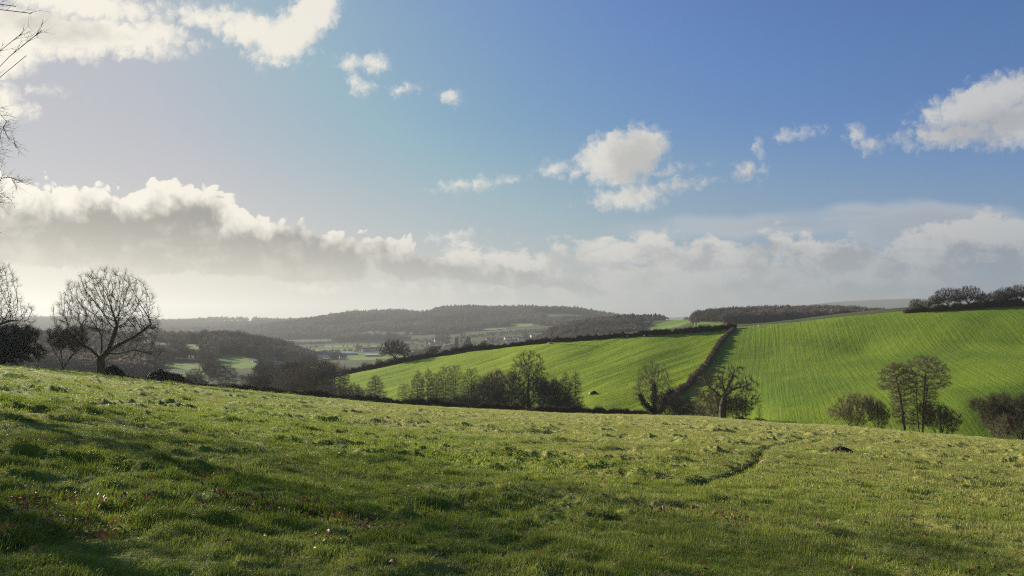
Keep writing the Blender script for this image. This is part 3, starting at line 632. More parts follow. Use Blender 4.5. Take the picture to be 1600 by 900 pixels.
# trees that stand left of the picture: their branch tips hang into it and they shade the near grass
CT = 'trees in the copse along the stream'
for (k, px, pt, Y, lab, nm, wd) in [
    ('alder_cone', 585, 587, 262, 'small cone shaped alder standing alone left of the copse', 'alder_tree', 1.25), ('alder_dome', 634, 600, 257, 'low spreading tree at the left end of the copse', 'bare_tree', 1.3), ('alder_slim', 652, 580, 256, 'pointed slim alder, first tall one from the left end of the copse', 'alder_tree', 1.2),
    ('alder_slim', 668, 577, 258, 'second slim alder from the left end of the copse', 'alder_tree', 1.2), ('alder_dome', 683, 583, 254, 'round headed alder left of the dark double alder', 'alder_tree', .85), ('alder_dome', 697, 573, 256, 'dark alder, left half of the dense pair in the copse', 'alder_tree', .9),
    ('alder_dome', 713, 571, 255, 'dark alder, right half of the dense pair in the copse', 'alder_tree', .9), ('alder_dome', 738, 576, 252, 'open domed alder between the dense pair and the brown willow', 'alder_tree', 1.0), ('scrub', 757, 590, 250, 'thin brushy tree left of the brown willow', 'bare_tree', 1.),
    ('willow', 777, 578, 249, 'brown rounded willow in the middle of the copse', 'willow_tree', 1.05), ('tall_oak', 825, 549, 246, 'tallest oak of the copse with dark upright branches', 'oak_tree', .95), ('scrub', 800, 603, 247, 'grey scrub between the brown willow and the tall oak', 'scrub_bush', 1.1),
    ('scrub', 845, 597, 244, 'grey scrub against the right side of the tall oak', 'scrub_bush', 1.2), ('dark_scrub', 866, 588, 243, 'dark brushy tree right of the tall oak', 'bare_tree', .8), ('alder_slim', 882, 583, 241, 'slim alder, second from the right end of the copse', 'alder_tree', 1.15),
    ('alder_slim', 898, 581, 240, 'slim alder at the right end of the copse', 'alder_tree', 1.1), ('dark_scrub', 715, 620, 246, 'low dark scrub under the dense pair of alders', 'scrub_bush', 1.6), ('dark_scrub', 742, 616, 246, 'low dark scrub left below the brown willow', 'scrub_bush', 1.5),
    ('scrub', 640, 624, 250, 'low scrub at the foot of the slim alders', 'scrub_bush', 1.7), ('scrub', 672, 626, 250, 'low scrub under the round headed alder', 'scrub_bush', 1.6), ('dark_scrub', 890, 622, 238, 'low scrub at the foot of the right hand alders', 'scrub_bush', 1.5),
    ('ivy_ash', 1022, 565, 225, 'ash with ivy clad trunk and pale crown beside the dividing hedge', 'ash_tree', 1.), ('dark_scrub', 1052, 612, 220, 'dark rounded scrub right of the ivy clad ash', 'scrub_bush', 1.2), ('dark_scrub', 1075, 618, 214, 'dark scrub at the foot of the dividing hedge', 'scrub_bush', 1.2),
    ('sapling', 1090, 603, 205, 'thin young tree between the dark scrub and the stag headed oak', 'young_tree', 1.2), ('stag_oak', 1130, 571, 188, 'old stag headed oak with twisted dead boughs at the meadow edge', 'oak_tree', 1.0), ('scrub', 1110, 612, 196, 'brush behind the left boughs of the stag headed oak', 'scrub_bush', 1.2),
    ('dark_scrub', 1152, 616, 192, 'dark brush behind the right boughs of the stag headed oak', 'scrub_bush', 1.1), ('sapling', 1186, 632, 180, 'small sapling right of the stag headed oak', 'young_tree', 1.5),
    ('willow', 1334, 614, 166, 'rounded brown willow bush left of the leaning alder', 'willow_tree', .95), ('dark_scrub', 1372, 622, 162, 'narrow dark ivied bush left of the leaning alder', 'scrub_bush', .62), ('alder_lean', 1416, 567, 157, 'flat topped alder leaning left, beside the taller one', 'alder_tree', 1.0),
    ('alder_flat', 1441, 556, 155, 'tall flat topped alder with three trunks below the large field', 'alder_tree', 1.0), ('dark_scrub', 1470, 628, 154, 'dark brush at the foot of the tall flat topped alder', 'scrub_bush', .95), ('sapling', 1426, 640, 156, 'sapling between the leaning alder and the tall alder', 'young_tree', 1.),
    ('dark_scrub', 1556, 622, 139, 'leaning dark thorn, left one of the clump at the right picture edge', 'thorn_tree', .9), ('dark_scrub', 1598, 614, 137, 'dense dark thorn at the right picture edge', 'thorn_tree', 1.0), ('scrub', 1575, 640, 136, 'low brush between the two dark thorns at the right edge', 'scrub_bush', 1.2)]:
    put(k, px, pt, Y, lab, nm, wd, None if k != 'alder_lean' else 0)
for (k, px, pt, Y, lab, nm, wd) in [
    ('alder_dome', 458, 574, 302, 'broad bare tree, leftmost of the clump below the small green field end', 'bare_tree', 1.3), ('alder_dome', 478, 565, 305, 'tall grey tree left in the clump where the stream bends', 'bare_tree', 1.2), ('willow', 492, 566, 300, 'wide grey tree in the middle of the clump where the stream bends', 'bare_tree', 1.3),
    ('alder_dome', 508, 562, 298, 'tallest tree of the clump where the stream bends', 'bare_tree', 1.2), ('alder_dome', 524, 566, 294, 'full tree right in the clump where the stream bends', 'bare_tree', 1.2), ('alder_slim', 537, 572, 288, 'slim tree at the right of the clump where the stream bends', 'bare_tree', 1.2),
    ('scrub', 548, 600, 276, 'low scrub sloping down right of the clump where the stream bends', 'scrub_bush', 1.4), ('scrub', 440, 596, 300, 'low scrub left of the clump where the stream bends', 'scrub_bush', 1.5), ('scrub', 515, 600, 285, 'low scrub in front of the clump where the stream bends', 'scrub_bush', 1.6),
    ('field_oak', 617, 531, 398, 'rounded oak in the top hedge casting its shadow on the green field', 'oak_tree', 1.05), ('willow', 678, 540, 402, 'low brown tree behind the top hedge right of the rounded oak', 'willow_tree', 1.9), ('sapling', 862, 511, 373, 'lone thin tree in front of the long top hedge', 'young_tree', 1.3),
    ('field_oak', 1432, 467, 352, 'smallest oak, leftmost on the right skyline', 'oak_tree', .85), ('scrub', 1447, 468, 352, 'thin bare tree beside the leftmost skyline oak', 'bare_tree', 1.0), ('field_oak', 1462, 461, 350, 'middle sized oak left of the two broad skyline oaks', 'oak_tree', .8),
    ('field_oak', 1481, 450, 349, 'left one of the two broad bare oaks on the skyline', 'oak_tree', 1.0), ('field_oak', 1513, 447, 347, 'right one of the two broad bare oaks on the skyline', 'oak_tree', 1.05), ('willow', 1537, 458, 345, 'bushy brown tree right of the broad skyline oaks', 'bare_tree', 1.1),
    ('willow', 1556, 454, 344, 'second bushy brown tree right of the broad skyline oaks', 'bare_tree', 1.1), ('field_oak', 1572, 449, 343, 'hazy oak second from the right picture edge on the skyline', 'oak_tree', .9), ('field_oak', 1592, 445, 341, 'hazy oak at the right picture edge on the skyline', 'oak_tree', 1.0), ('willow', 1612, 446, 340, 'bushy tree beyond the right end of the skyline', 'bare_tree', 1.1)]:
    put(k, px, pt, Y, lab, nm, wd)
# far single trees
for (k, px, pt, Y, lab, nm, wd) in [('round_conifer', 713, 527, 1450, 'dark slender conifer, left of the pair by the village', 'conifer_tree', .62), ('round_conifer', 731, 526, 1440, 'dark oval conifer, right of the pair by the village', 'conifer_tree', .95),
                                ('small_conifer', 433, 582, 440, 'small dark cone shaped conifer, left of the pair in the valley', 'conifer_tree', 1.0), ('small_conifer', 450, 583, 440, 'small dark cone shaped conifer, right of the pair in the valley', 'conifer_tree', .9),
                                ('far_dome', 612, 526, 1700, 'dark rounded tree mass beyond the valley fields', 'bare_tree', 1.5), ('far_dome', 1125, 481, 1060, 'tall round tree standing above the wood on the hill', 'bare_tree', .9)]:
    put(k, px, pt, Y, lab, nm, wd)
for i in range(12):
    put('poplar', 681+i*2.6+rnd.uniform(-.4, .4)+(16 if i > 8 else 0), 518.5+rnd.uniform(-.6, .6), 1900, 'pale upright poplar in the row behind the two dark conifers', 'poplar_tree', 1., group='row of pale poplars by the village')
for i in range(7):
    put('poplar', 604+i*2.4, 520+rnd.uniform(-.6, .6), 1900, 'faint grey poplar in the row above the valley fields', 'poplar_tree', .9, group='faint poplars above the valley fields')
# trees filling the valley behind the meadow, near enough to tell apart
placed = []
g_ = random.Random(5); tries = 0
while len(placed) < 120 and tries < 6000:
    tries += 1
    Y = 330+g_.random()**1.2*420; px = g_.uniform(20, 470); X = Y*(px-CX)/F; z = float(base_z([X], [Y])[0]); py = float(px_of(X, Y, z)[1])
    if Y < 360 and px < 300: continue
    if any(inpoly(np.array([px]), np.array([py+dy]), f)[0] for f in FIELDS for dy in (0, 8, -8, -16, -24)): continue
    if float(fbm(np.array([X/60]), np.array([Y/60]), 2, 77)[0]) < (-.10 if px > 230 else .02): continue
    if any((X-a)**2+(Y-b)**2 < (7+.008*Y)**2 for a, b in placed): continue
    placed.append((X, Y)); k = g_.choice(['far_dome', 'far_round', 'far_dome', 'alder_dome', 'willow'])
    s = g_.uniform(.75, 1.15)*(.75 if k == 'alder_dome' else 1.)
    tree(k, 'bare_tree', X, Y, s, g_.uniform(0, 6), 'bare grey tree among those filling the valley behind the meadow', 'tree', 'bare trees filling the valley behind the meadow')
# near trees left of the picture
near1 = trunk_line([(0, 0, -.3), (0, 0, 3), (.3, 0, 6.5), (.2, 0, 10)])
def limb_to(st, z, px, py, Y, bx, via):
    """a limb from height z on the trunk to a point seen at a bearing, through a sagging point"""
    X = Y*(px-CX)/F-bx[0]; Z = EYE+Y*(HY-py)/F-bx[2]
    i0 = near_node(st, (0, 0, z)); a = st[i0][0]; b = np.array([X, Y-bx[1], Z]); n = 9; prev = i0; q0 = a
    pts = []
    for k in range(1, n+1):
        t = k/n; p = a*(1-t)+b*t; p[2] += -via*4*t*(1-t)+ (.18*math.sin(t*9+z)); p[1] += .12*math.sin(t*7+px); pts.append(tuple(p))
    return branch_on(st, i0, pts, .3)
NB = (-12.6, 13.2); NZ = lz(*NB)
tipsn = [limb_to(near1, 5.5, 68, 66, 12.0, (*NB, NZ), .75), limb_to(near1, 5.0, 43, 105, 12.4, (*NB, NZ), .55), limb_to(near1, 7.2, 44, 9, 11.8, (*NB, NZ), .4), limb_to(near1, 7.4, 28, 1, 12.2, (*NB, NZ), .3), limb_to(near1, 5.6, 26, 64, 12.0, (*NB, NZ), .6)]
attr = ell(1500, (-2.0, 0, 8.2), (5.0, 5.0, 4.6), 201, .5, -.75)
xl = (-.690*(attr[:, 1]+NB[1]))-NB[0]; attr = attr[attr[:, 0] < xl-1.7]
N, par = grow(attr, near1, None, .3, .45, 3.2, 200, .3, 202); rad = radii(N, par, .006, 2.35, .24)
KIND['near_tree'] = (tree_mesh('near_tree', N, par, rad, .05, 3500, .32, .004, 203, OAK, .02, .2), None)
xs = np.array([v.co.x for v in KIND['near_tree'][0][1].vertices])
o = empty('bare_tree', (*NB, NZ), 0); setp(o, 'near tree just outside the picture, thin bare branch tips hanging in at the top corner', 'tree'); link('trunk', KIND['near_tree'][0][0], o); link('crown', KIND['near_tree'][0][1], o)
st = trunk_line([(0, 0, -.3), (.2, 0, 3), (-.1, 0, 7.), (.2, 0, 12)])
for k in range(7):
    a = k*2.4+.3; z = 3.4+k*1.2; branch_on(st, near_node(st, (0, 0, z)), [(2.4*math.cos(a), 2.4*math.sin(a), z+1.4), (4.6*math.cos(a), 4.6*math.sin(a), z+2.4)])
attr = np.concatenate([ell(2300, (0, 0, 9.2), (6.9, 6.6, 6.4), 211, .5, -.8)])
make('side_tree', st, attr, OAK, .06, .36, 11000, .8, .008, seed=212, kill=.5, jit=.28, tip=.009, thr=.03)
tree('side_tree', 'bare_tree', -27.4, 30.0, 1.0, .4, 'bare tree whose fine twigs show at the left edge above the cloud bank', 'tree')
tree('side_tree', 'bare_tree', -20.5, 15.5, .8, 4.0, 'bare tree out of view close by on the left', 'tree')
# ------------------------------------------------------------------ hedges
def hedge(name, pts, hts, wid, n, mats, label, tl=.5, tr=.02, seed=0, core=.75, wildtop=.5):
    """pts: list of (x, y); hts: height at each; a dense uneven core of twigs with a ragged top"""
    g = np.random.default_rng(seed); P_ = np.array(pts); H_ = np.array(hts); seg = np.hypot(*(P_[1:]-P_[:-1]).T); S = np.concatenate([[0], np.cumsum(seg)]); L = S[-1]
    def at(s): return np.interp(s, S, P_[:, 0]), np.interp(s, S, P_[:, 1]), np.interp(s, S, H_)
    s = g.random(n)*L; x, y, h = at(s); x2, y2, _ = at(np.minimum(s+.5, L)); x1, y1, _ = at(np.maximum(s-.5, 0)); tx, ty = x2-x1, y2-y1; l = np.hypot(tx, ty)+1e-9; nx, ny = -ty/l, tx/l
    hv = h*(1+1.1*fbm(s/5., s*0, 3, seed+1)+.8*fbm(s/1.3, s*0+3, 2, seed+2)); wv = wid*(1+.5*fbm(s/3., s*0+5, 3, seed+3))
    t = g.random(n); o = (g.random(n)*2-1); rim = np.sqrt(np.clip(1-(t*.98)**4, 0, 1)); off = np.sign(o)*np.abs(o)**.6*wv/2*rim
    gx, gy = x+nx*off, y+ny*off; gz = base_z(gx, gy)
    A = np.stack([gx, gy, gz+hv*t*.96-.15], 1); d = g.normal(0, .55, (n, 3)); d[:, 2] += .55; d[:, 0] += nx*off*.5; d[:, 1] += ny*off*.5; d /= np.linalg.norm(d, axis=1)[:, None]
    ln = tl*(.4+g.random(n)*.9); B = A+d*ln[:, None]; V, T = spikes(A, B, np.full(n, tr))
    # core: overlapping leafy shards so that little shows through
    m = int(n*.5); s = g.random(m)*L; x, y, h = at(s); hv = h*(1+1.1*fbm(s/5., s*0, 3, seed+1)+.8*fbm(s/1.3, s*0+3, 2, seed+2))*core; t = g.random(m)
    x2, y2, _ = at(np.minimum(s+.5, L)); x1, y1, _ = at(np.maximum(s-.5, 0)); tx, ty = x2-x1, y2-y1; l = np.hypot(tx, ty)+1e-9
    off = (g.random(m)-.5)*wid*.75; C = np.stack([x-ty/l*off, y+tx/l*off, base_z(x-ty/l*off, y+tx/l*off)+hv*t], 1)
    a = g.normal(0, 1, (m, 3)); a /= np.linalg.norm(a, axis=1)[:, None]; b = np.cross(a, g.normal(0, 1, (m, 3))); b /= np.linalg.norm(b, axis=1)[:, None]; sz = tl*.36*(.6+g.random((m, 1)))
    V2 = np.stack([C-a*sz, C+b*sz*.8, C+a*sz, C-b*sz*.8], 1).reshape(-1, 3); Q2 = np.arange(4*m).reshape(-1, 4)+len(V)
    me = mesh_np(name, np.concatenate([V, V2]), [T, Q2], mats, False)
    me.polygons.foreach_set('material_index', np.concatenate([np.zeros(len(T)), np.full(len(Q2), len(mats)-1)]).astype(np.int32))
    org = np.array([P_[0, 0], P_[0, 1], float(base_z(P_[:1, 0], P_[:1, 1])[0])]); co_ = np.zeros(len(me.vertices)*3, np.float32); me.vertices.foreach_get('co', co_); me.vertices.foreach_set('co', (co_.reshape(-1, 3)-org).ravel().astype(np.float32))
    o = link(name, me, None, org); setp(o, label, 'hedge'); return o
def edge_pts(px0, px1, dr, nn=40):
    out = []
    for px in np.linspace(px0, px1, nn):
        az = math.atan((px-CX)/F); r = float(edge_r(az))+dr; out.append((r*math.sin(az), r*math.cos(az)))
    return out
bp = edge_pts(345, 1075, 2.2, 50); bh = np.interp(np.linspace(345, 1075, 50), [345, 450, 560, 700, 900, 1000, 1075], [.9, 1.3, 1.8, 2.3, 2.3, 1.8, 1.0])
hedge('hedge', bp, bh, 2.2, 90000, [m_hedge, m_hedge2], 'long reddish brown hedge along the foot of the near meadow', .62, .014, 1)
hedge('bracken', edge_pts(195, 352, 1.6, 16), [.55]*16, 2.6, 15000, [m_hedge3, m_hedge], 'low strip of rusty bracken along the brow between the big oak and the hedge', .4, .012, 2)
tp = [wpt(p[0], p[2]+.5) for p in TOP if p[0] <= 1150]; hedge('hedge', tp, [2.6, 2.6, 2.7, 3.2, 2.5, 2.2, 2.2, 2.4, 2.3, 2.3, 2.4, 2.4][:len(tp)], 2.2, 90000, [m_hedge2], 'long dark hedge along the top of the left green field', .6, .022, 3)
hedge('hedge', list(DIV), np.linspace(1.6, 2.6, len(DIV)), 1.7, 60000, [m_hedge3, m_hedge3], 'reddish hedge running down between the two green fields', .7, .022, 4)
hedge('hedge', [wpt(px, Y) for px, Y in ((1412, 354), (1440, 352), (1500, 346), (1560, 342), (1640, 336))], [1.8, 2.2, 2.6, 3.0, 3.2], 3., 30000, [m_hedge3, m_hedge], 'rusty hedge under the oaks on the right skyline', .8, .03, 5)
hedge('hedge', edge_pts(1150, 1215, 3.0, 8), [1.0, 1.2, 1.0, .8, .9, .7, .6, .4], 1.8, 7000, [m_hedge2], 'low dark brush right of the stag headed oak at the meadow edge', .5, .014, 6)
# ------------------------------------------------------------------ far woods (nobody could count them): instances on points
PCOL = {}
def instancer(name, pts, rots, scl, idx, objs, label):
    col = bpy.data.collections.new(name+'_kinds')
    for o in objs: col.objects.link(o)
    me = bpy.data.meshes.new(name); me.vertices.add(len(pts)); me.vertices.foreach_set('co', np.asarray(pts, np.float32).ravel())
    for nm, arr, typ, key in (('rot', rots, 'FLOAT_VECTOR', 'vector'), ('scl', scl, 'FLOAT_VECTOR', 'vector'), ('idx', idx, 'INT', 'value')):
        at = me.attributes.new(nm, typ, 'POINT'); at.data.foreach_set(key, np.asarray(arr, np.int32 if typ == 'INT' else np.float32).ravel())
    o = link(name, me); ng = bpy.data.node_groups.new(name+'_scatter', 'GeometryNodeTree')
    ng.interface.new_socket('Geometry', in_out='INPUT', socket_type='NodeSocketGeometry'); ng.interface.new_socket('Geometry', in_out='OUTPUT', socket_type='NodeSocketGeometry'); ng.is_modifier = True
    n = ng.nodes; l = ng.links; gi = n.new('NodeGroupInput'); go = n.new('NodeGroupOutput'); ip = n.new('GeometryNodeInstanceOnPoints'); ci = n.new('GeometryNodeCollectionInfo')
    ci.inputs['Collection'].default_value = col; ci.inputs['Separate Children'].default_value = True; ci.inputs['Reset Children'].default_value = True; ip.inputs['Pick Instance'].default_value = True
    def attr_(nm, t):
        a = n.new('GeometryNodeInputNamedAttribute'); a.data_type = t; a.inputs[0].default_value = nm; return [s for s in a.outputs if s.enabled and s.name == 'Attribute'][0]
    l.new(gi.outputs[0], ip.inputs['Points']); l.new(ci.outputs[0], ip.inputs['Instance']); l.new(attr_('idx', 'INT'), ip.inputs['Instance Index'])
    l.new(attr_('rot', 'FLOAT_VECTOR'), ip.inputs['Rotation']); l.new(attr_('scl', 'FLOAT_VECTOR'), ip.inputs['Scale']); l.new(ip.outputs[0], go.inputs[0])
    md = o.modifiers.new('scatter', 'NODES'); md.node_group = ng; setp(o, label, None, None, 'stuff'); return o
def protos(lst): return [bpy.data.objects.new(nm, me) for nm, me in lst]
def wood_crown(name, seed, w, h, n, sz, mat, conif=False):
    g = np.random.default_rng(seed)
    if conif: t = g.random(n); a = g.random(n)*6.283; r = w/2*(1-t)**.8; c = np.stack([r*np.cos(a), r*np.sin(a), h*(.05+.95*t)], 1)
    else: c = ell(n, (0, 0, h*.58), (w/2, w/2, h*.42), seed, .5, -.7)
    V, Q = leaf_shards(c, len(c), sz*.3, sz, seed); k = 9; A = np.zeros((k, 3)); B = ell(k, (0, 0, h*.7), (w*.35, w*.35, h*.25), seed+1)[:k]
    V2, Q2 = tubes(A[:len(B)], B, np.full(len(B), .28), np.full(len(B), .06), 3)
    g2 = np.random.default_rng(seed+5); m = n; A3 = ell(m, (0, 0, h*.58), (w*.42, w*.42, h*.36), seed+2, .5, -.6); d = A3-np.array([0, 0, h*.3]); d /= np.linalg.norm(d, axis=1)[:, None]; d += g2.normal(0, .3, d.shape)
    V3, T3 = spikes(A3, A3+d*h*.18, np.full(len(A3), .07))
    return mesh_np(name, np.concatenate([V, V2, V3]), [Q, Q2+len(V), T3+len(V)+len(V2)], [mat])
WP = protos([('a_wood_tree', wood_crown('a_wood_tree', 301, 11, 12, 170, .75, m_wood)), ('b_wood_tree', wood_crown('b_wood_tree', 302, 9, 13, 150, .7, m_wood)), ('c_wood_tree', wood_crown('c_wood_tree', 303, 12, 11, 190, .8, m_wood2)), ('d_wood_tree', wood_crown('d_wood_tree', 304, 6, 14, 160, .8, m_conif, True))])
def wood(name, n, pxr, yr, keep, label, s0=(.75, 1.2), conif=.0, power=1., seed=0, sp=None):
    g = np.random.default_rng(seed); u = g.random(n); Y = yr[0]+(yr[1]-yr[0])*u**power; px = g.uniform(pxr[0], pxr[1], n); X = Y*(px-CX)/F; Z = land_z(X, Y); _, py = px_of(X, Y, base_z(X, Y))
    k = keep(px, py, X, Y)
    for f in FIELDS: k &= ~inpoly(px, py, f) & ~inpoly(px, py+1.2, f)
    X, Y, Z = X[k], Y[k], Z[k]; m = len(X); s = g.uniform(*s0, m); cf = (fbm(X/170, Y/170, 3, 88)+.5 < conif) & (g.random(m) < .85)
    idx = np.where(cf, 3, g.choice([0, 1, 2], m, p=[.4, .35, .25])); rot = np.stack([np.zeros(m), np.zeros(m), g.random(m)*6.28], 1)
    return instancer(name, np.stack([X, Y, Z-.3], 1), rot, np.stack([s, s, s*g.uniform(.85, 1.2, m)], 1), idx, WP, label)
wood('woodland', 5200, (180, 490), (660, 1080), lambda px, py, X, Y: (fbm(X/70, Y/70, 3, 5) > np.where(Y > 780, np.where(px < 335, .0, -.2), .12)) & ((px > 205)), 'bare woodland covering the spur left of the valley floor', (.5, 1.1), seed=1)
wood('woodland', 4200, (-60, 240), (430, 1300), lambda px, py, X, Y: fbm(X/60, Y/60, 3, 6) > -.03, 'scattered bare woodland behind the big oak', seed=2)
wood('woodland', 9000, (430, 880), (930, 2150), lambda px, py, X, Y: (fbm(X/190, Y/42, 3, 7) > .04) | (Y > 2060), 'hedgerow trees and copses on the valley floor', (.26, .55), seed=3, power=.8)
wood('woodland', 42000, (-60, 1080), (2150, 3550), lambda px, py, X, Y: (fbm(X/200, Y/200, 3, 8) > -.12) & ~((px > 640) & (px < 860) & (Y < 2330) & (fbm(X/45, Y/45, 2, 18) < .12)), 'bare woodland covering the long main ridge', (.6, 1.6), .40, 1.0, 4)
wood('woodland', 16000, (-60, 560), (3500, 4900), lambda px, py, X, Y: fbm(X/260, Y/260, 3, 9) > -.22, 'hazy woodland on the far left ridge', (1.0, 2.3), .2, 1.0, 5)
wood('woodland', 9000, (815, 1075), (1020, 1700), lambda px, py, X, Y: (fbm(X/100, Y/100, 3, 10) > -.3) & ((px < 1000) | (Y > 1480)), 'dark plantation on the hillside beyond the top hedge', (.45, .95), .46, 1.0, 6)
wood('woodland', 6500, (1083, 1420), (890, 1130), lambda px, py, X, Y: (Y > 920) & (fbm(X/60, Y/60, 3, 11) > -.4), 'dark bare wood on the hill behind the large field', (.5, 1.15), .25, 1.0, 7)
wood('woodland', 900, (1010, 1110), (1180, 1500), lambda px, py, X, Y: fbm(X/40, Y/40, 3, 13) > .08, 'small trees along the hedges of the distant bright field', (.4, .7), 0, 1.0, 8)
wood('woodland', 1200, (1360, 1640), (900, 1120), lambda px, py, X, Y: px > 1360, 'distant wood behind the skyline oaks', (.7, 1.1), .2, 1.0, 9)
wood('woodland', 1400, (430, 760), (430, 620), lambda px, py, X, Y: fbm(X/40, Y/40, 3, 14) > -.1, 'thin bare trees behind the top hedge', (.35, .6), .0, 1.0, 10)
# ------------------------------------------------------------------ houses and farm buildings
def box(x0, x1, y0, y1, z0, z1):
    V = np.array([(x, y, z) for z in (z0, z1) for y in (y0, y1) for x in (x0, x1)], float); return V, np.array([(0, 2, 3, 1), (4, 5, 7, 6), (0, 1, 5, 4), (2, 6, 7, 3), (0, 4, 6, 2), (1, 3, 7, 5)])
def boxes(name, L, mat):
    Vs, Qs, k = [], [], 0
    for b in L: V, Q = box(*b); Vs.append(V); Qs.append(Q+k); k += 8
    return mesh_np(name, np.concatenate(Vs), np.concatenate(Qs), [mat])
HM = {}
def house_kind(key, w, d, h, rh, wall, roof, chim=True, wins=3):
    V = np.array([(-w/2, -d/2, 0), (w/2, -d/2, 0), (w/2, d/2, 0), (-w/2, d/2, 0), (-w/2, -d/2, h), (w/2, -d/2, h), (w/2, d/2, h), (-w/2, d/2, h), (-w/2, 0, h+rh), (w/2, 0, h+rh)], float); V[:4, 2] -= 2
    wl = mesh_np(key+'_wall', V, [np.array([(0, 1, 5, 4), (1, 2, 6, 5), (2, 3, 7, 6), (3, 0, 4, 7)]), np.array([(4, 8, 7), (5, 6, 9)])], [wall])
    e = .35; t = .18; sl = rh/(d/2)
    R = np.array([(-w/2-e, -d/2-e, h-e*sl+.02), (w/2+e, -d/2-e, h-e*sl+.02), (w/2+e, 0, h+rh+.02), (-w/2-e, 0, h+rh+.02), (-w/2-e, d/2+e, h-e*sl+.02), (w/2+e, d/2+e, h-e*sl+.02)]); R2 = R+np.array([0, 0, t])
    rf = mesh_np(key+'_roof', np.concatenate([R, R2]), np.array([(1, 0, 3, 2), (2, 3, 4, 5), (6, 7, 8, 9), (9, 8, 11, 10), (0, 1, 7, 6), (4, 10, 11, 5)]), [roof])
    ch = boxes(key+'_chimney', [(-w/2+.3, -w/2+1.2, -.4, .4, h+rh-.6, h+rh+1.1)], m_brick) if chim else None
    ws = [boxes(key+'_window', [(-w/2+w*(i+.5)/wins-.5, -w/2+w*(i+.5)/wins+.5, -d/2-.05, -d/2+.1, z, z+1.15)], m_pane) for i in range(wins) for z in ((.9, 3.3) if h > 4 else (.9,))]
    HM[key] = (wl, rf, ch, ws)
house_kind('cottage', 11, 7, 5, 2.6, m_white, m_slate); house_kind('brick_house', 10, 7.5, 5, 2.8, m_brick, m_tile); house_kind('stone_house', 13, 7.5, 5, 2.8, m_stone, m_slate)
house_kind('barn', 26, 11, 3.6, 2.0, m_stone, m_white, False, 3); house_kind('bungalow', 13, 8, 2.8, 2.2, m_white, m_tile)
def house(kind, name, px, py, y0, y1, rz, label, group=None, s=1.):
    X, Y, Z = hit(px, py, y0, y1); Z = lz(X, Y); r = empty(name, (X, Y, Z), rz, s); setp(r, label, 'building' if 'barn' in kind else 'house', group)
    wl, rf, ch, ws = HM[kind]; link('wall', wl, r); ro = link('roof', rf, r)
    if ch is not None: link('chimney', ch, ro)
    for w_ in ws: link('window', w_, r)
    return r
for (k, px, py, y0, y1, rz, lab) in [('barn', 404, 566, 500, 900, .5, 'small pale barn at the left end of the farm below the spur wood'), ('barn', 412, 567.5, 500, 900, .2, 'long low pale farm shed below the spur wood'), ('barn', 420, 565.5, 500, 900, -.1, 'brightest white roofed barn of the farm below the spur wood'), ('cottage', 424, 569, 500, 900, .3, 'white farmhouse right of the barns below the spur wood'),
        ('cottage', 265, 553, 500, 900, .4, 'lone white cottage among the trees right of the big oak'), ('barn', 543, 553, 900, 1700, 0, 'long white roofed shed at the edge of the bright valley field'), ('barn', 550, 554, 900, 1700, .2, 'second white roofed shed at the edge of the bright valley field'),
        ('barn', 582, 556.5, 900, 1700, -.1, 'bright white roofed barn on the right of the valley field'), ('cottage', 535, 562.5, 900, 1500, .5, 'white cottage below the bright valley field'), ('cottage', 518, 560, 900, 1500, .1, 'white cottage near the trees left of the valley field'),
        ('barn', 782, 515.5, 1800, 2700, 0, 'long pale building on the ridge side above the village'), ('cottage', 649, 552, 700, 1700, .3, 'white house just above the top hedge right of the rounded oak')]:
    house(k, k, px, py, y0, y1, rz, lab, None, .42 if (k == 'barn' and py > 565) else .8)
for i, (px, py) in enumerate([(570, 549.5), (575.5, 549), (581, 548.5), (586, 548), (592, 547.5)]):
    house('cottage', 'cottage', px, py, 900, 1800, .3+.1*i, 'white gabled cottage in the row of five beyond the valley field', 'row of white cottages beyond the valley field')
gh = random.Random(12)
for i in range(34):
    px = gh.uniform(762, 850) if i < 20 else gh.uniform(660, 700); py = gh.uniform(528, 538)-(px-800)*.03; k = gh.choice(['cottage', 'cottage', 'brick_house', 'stone_house', 'bungalow'])
    house(k, 'house', px, py, 1300, 2400, gh.uniform(-.8, .8), 'small village house seen above the long top hedge', 'village houses above the top hedge')
for i in range(10):
    px = gh.uniform(490, 530); py = gh.uniform(553, 563); k = gh.choice(['cottage', 'brick_house', 'stone_house'])
    house(k, 'house', px, py, 900, 1500, gh.uniform(-.8, .8), 'small house scattered left of the valley field', 'houses scattered left of the valley field')
# ------------------------------------------------------------------ small things in the fields
def blobmesh(name, w, d, h, mat, seed, nu=28, nv=12, rough=.35, fr=3., sink=.08):
    u_ = np.linspace(0, 2*math.pi, nu, endpoint=False); t = np.linspace(0, 1, nv); U, T_ = np.meshgrid(u_, t, indexing='ij')
    r = (1-T_)**.7; lob = 1+rough*fbm(np.cos(U)*fr+T_*2+seed, np.sin(U)*fr+seed, 3, seed); x = w/2*r*lob*np.cos(U); y = d/2*r*lob*np.sin(U); z = h*(T_**.75)*(1+.3*rough*fbm(x*4+seed, y*4, 3, seed+4))-sink
    V = np.stack([x, y, z], -1).reshape(-1, 3); i = np.arange(nu)[:, None]; j = np.arange(nv-1)[None]; i2 = (i+1) % nu
    Q = np.stack([(i*nv+j)+0*i, i2*nv+j, i2*nv+j+1, i*nv+j+1], -1).reshape(-1, 4); return mesh_np(name, V, Q, [mat], False)
X, Y, Z = hit(1315, 709, 15, 150); me = blobmesh('earth_mound', 1.05, .8, .36, m_soil, 3, rough=1.0, fr=4.); o = link('earth_mound', me, None, (X, Y, lz(X, Y))); setp(o, 'dark heap of freshly dug earth in the near meadow', 'earth mound')
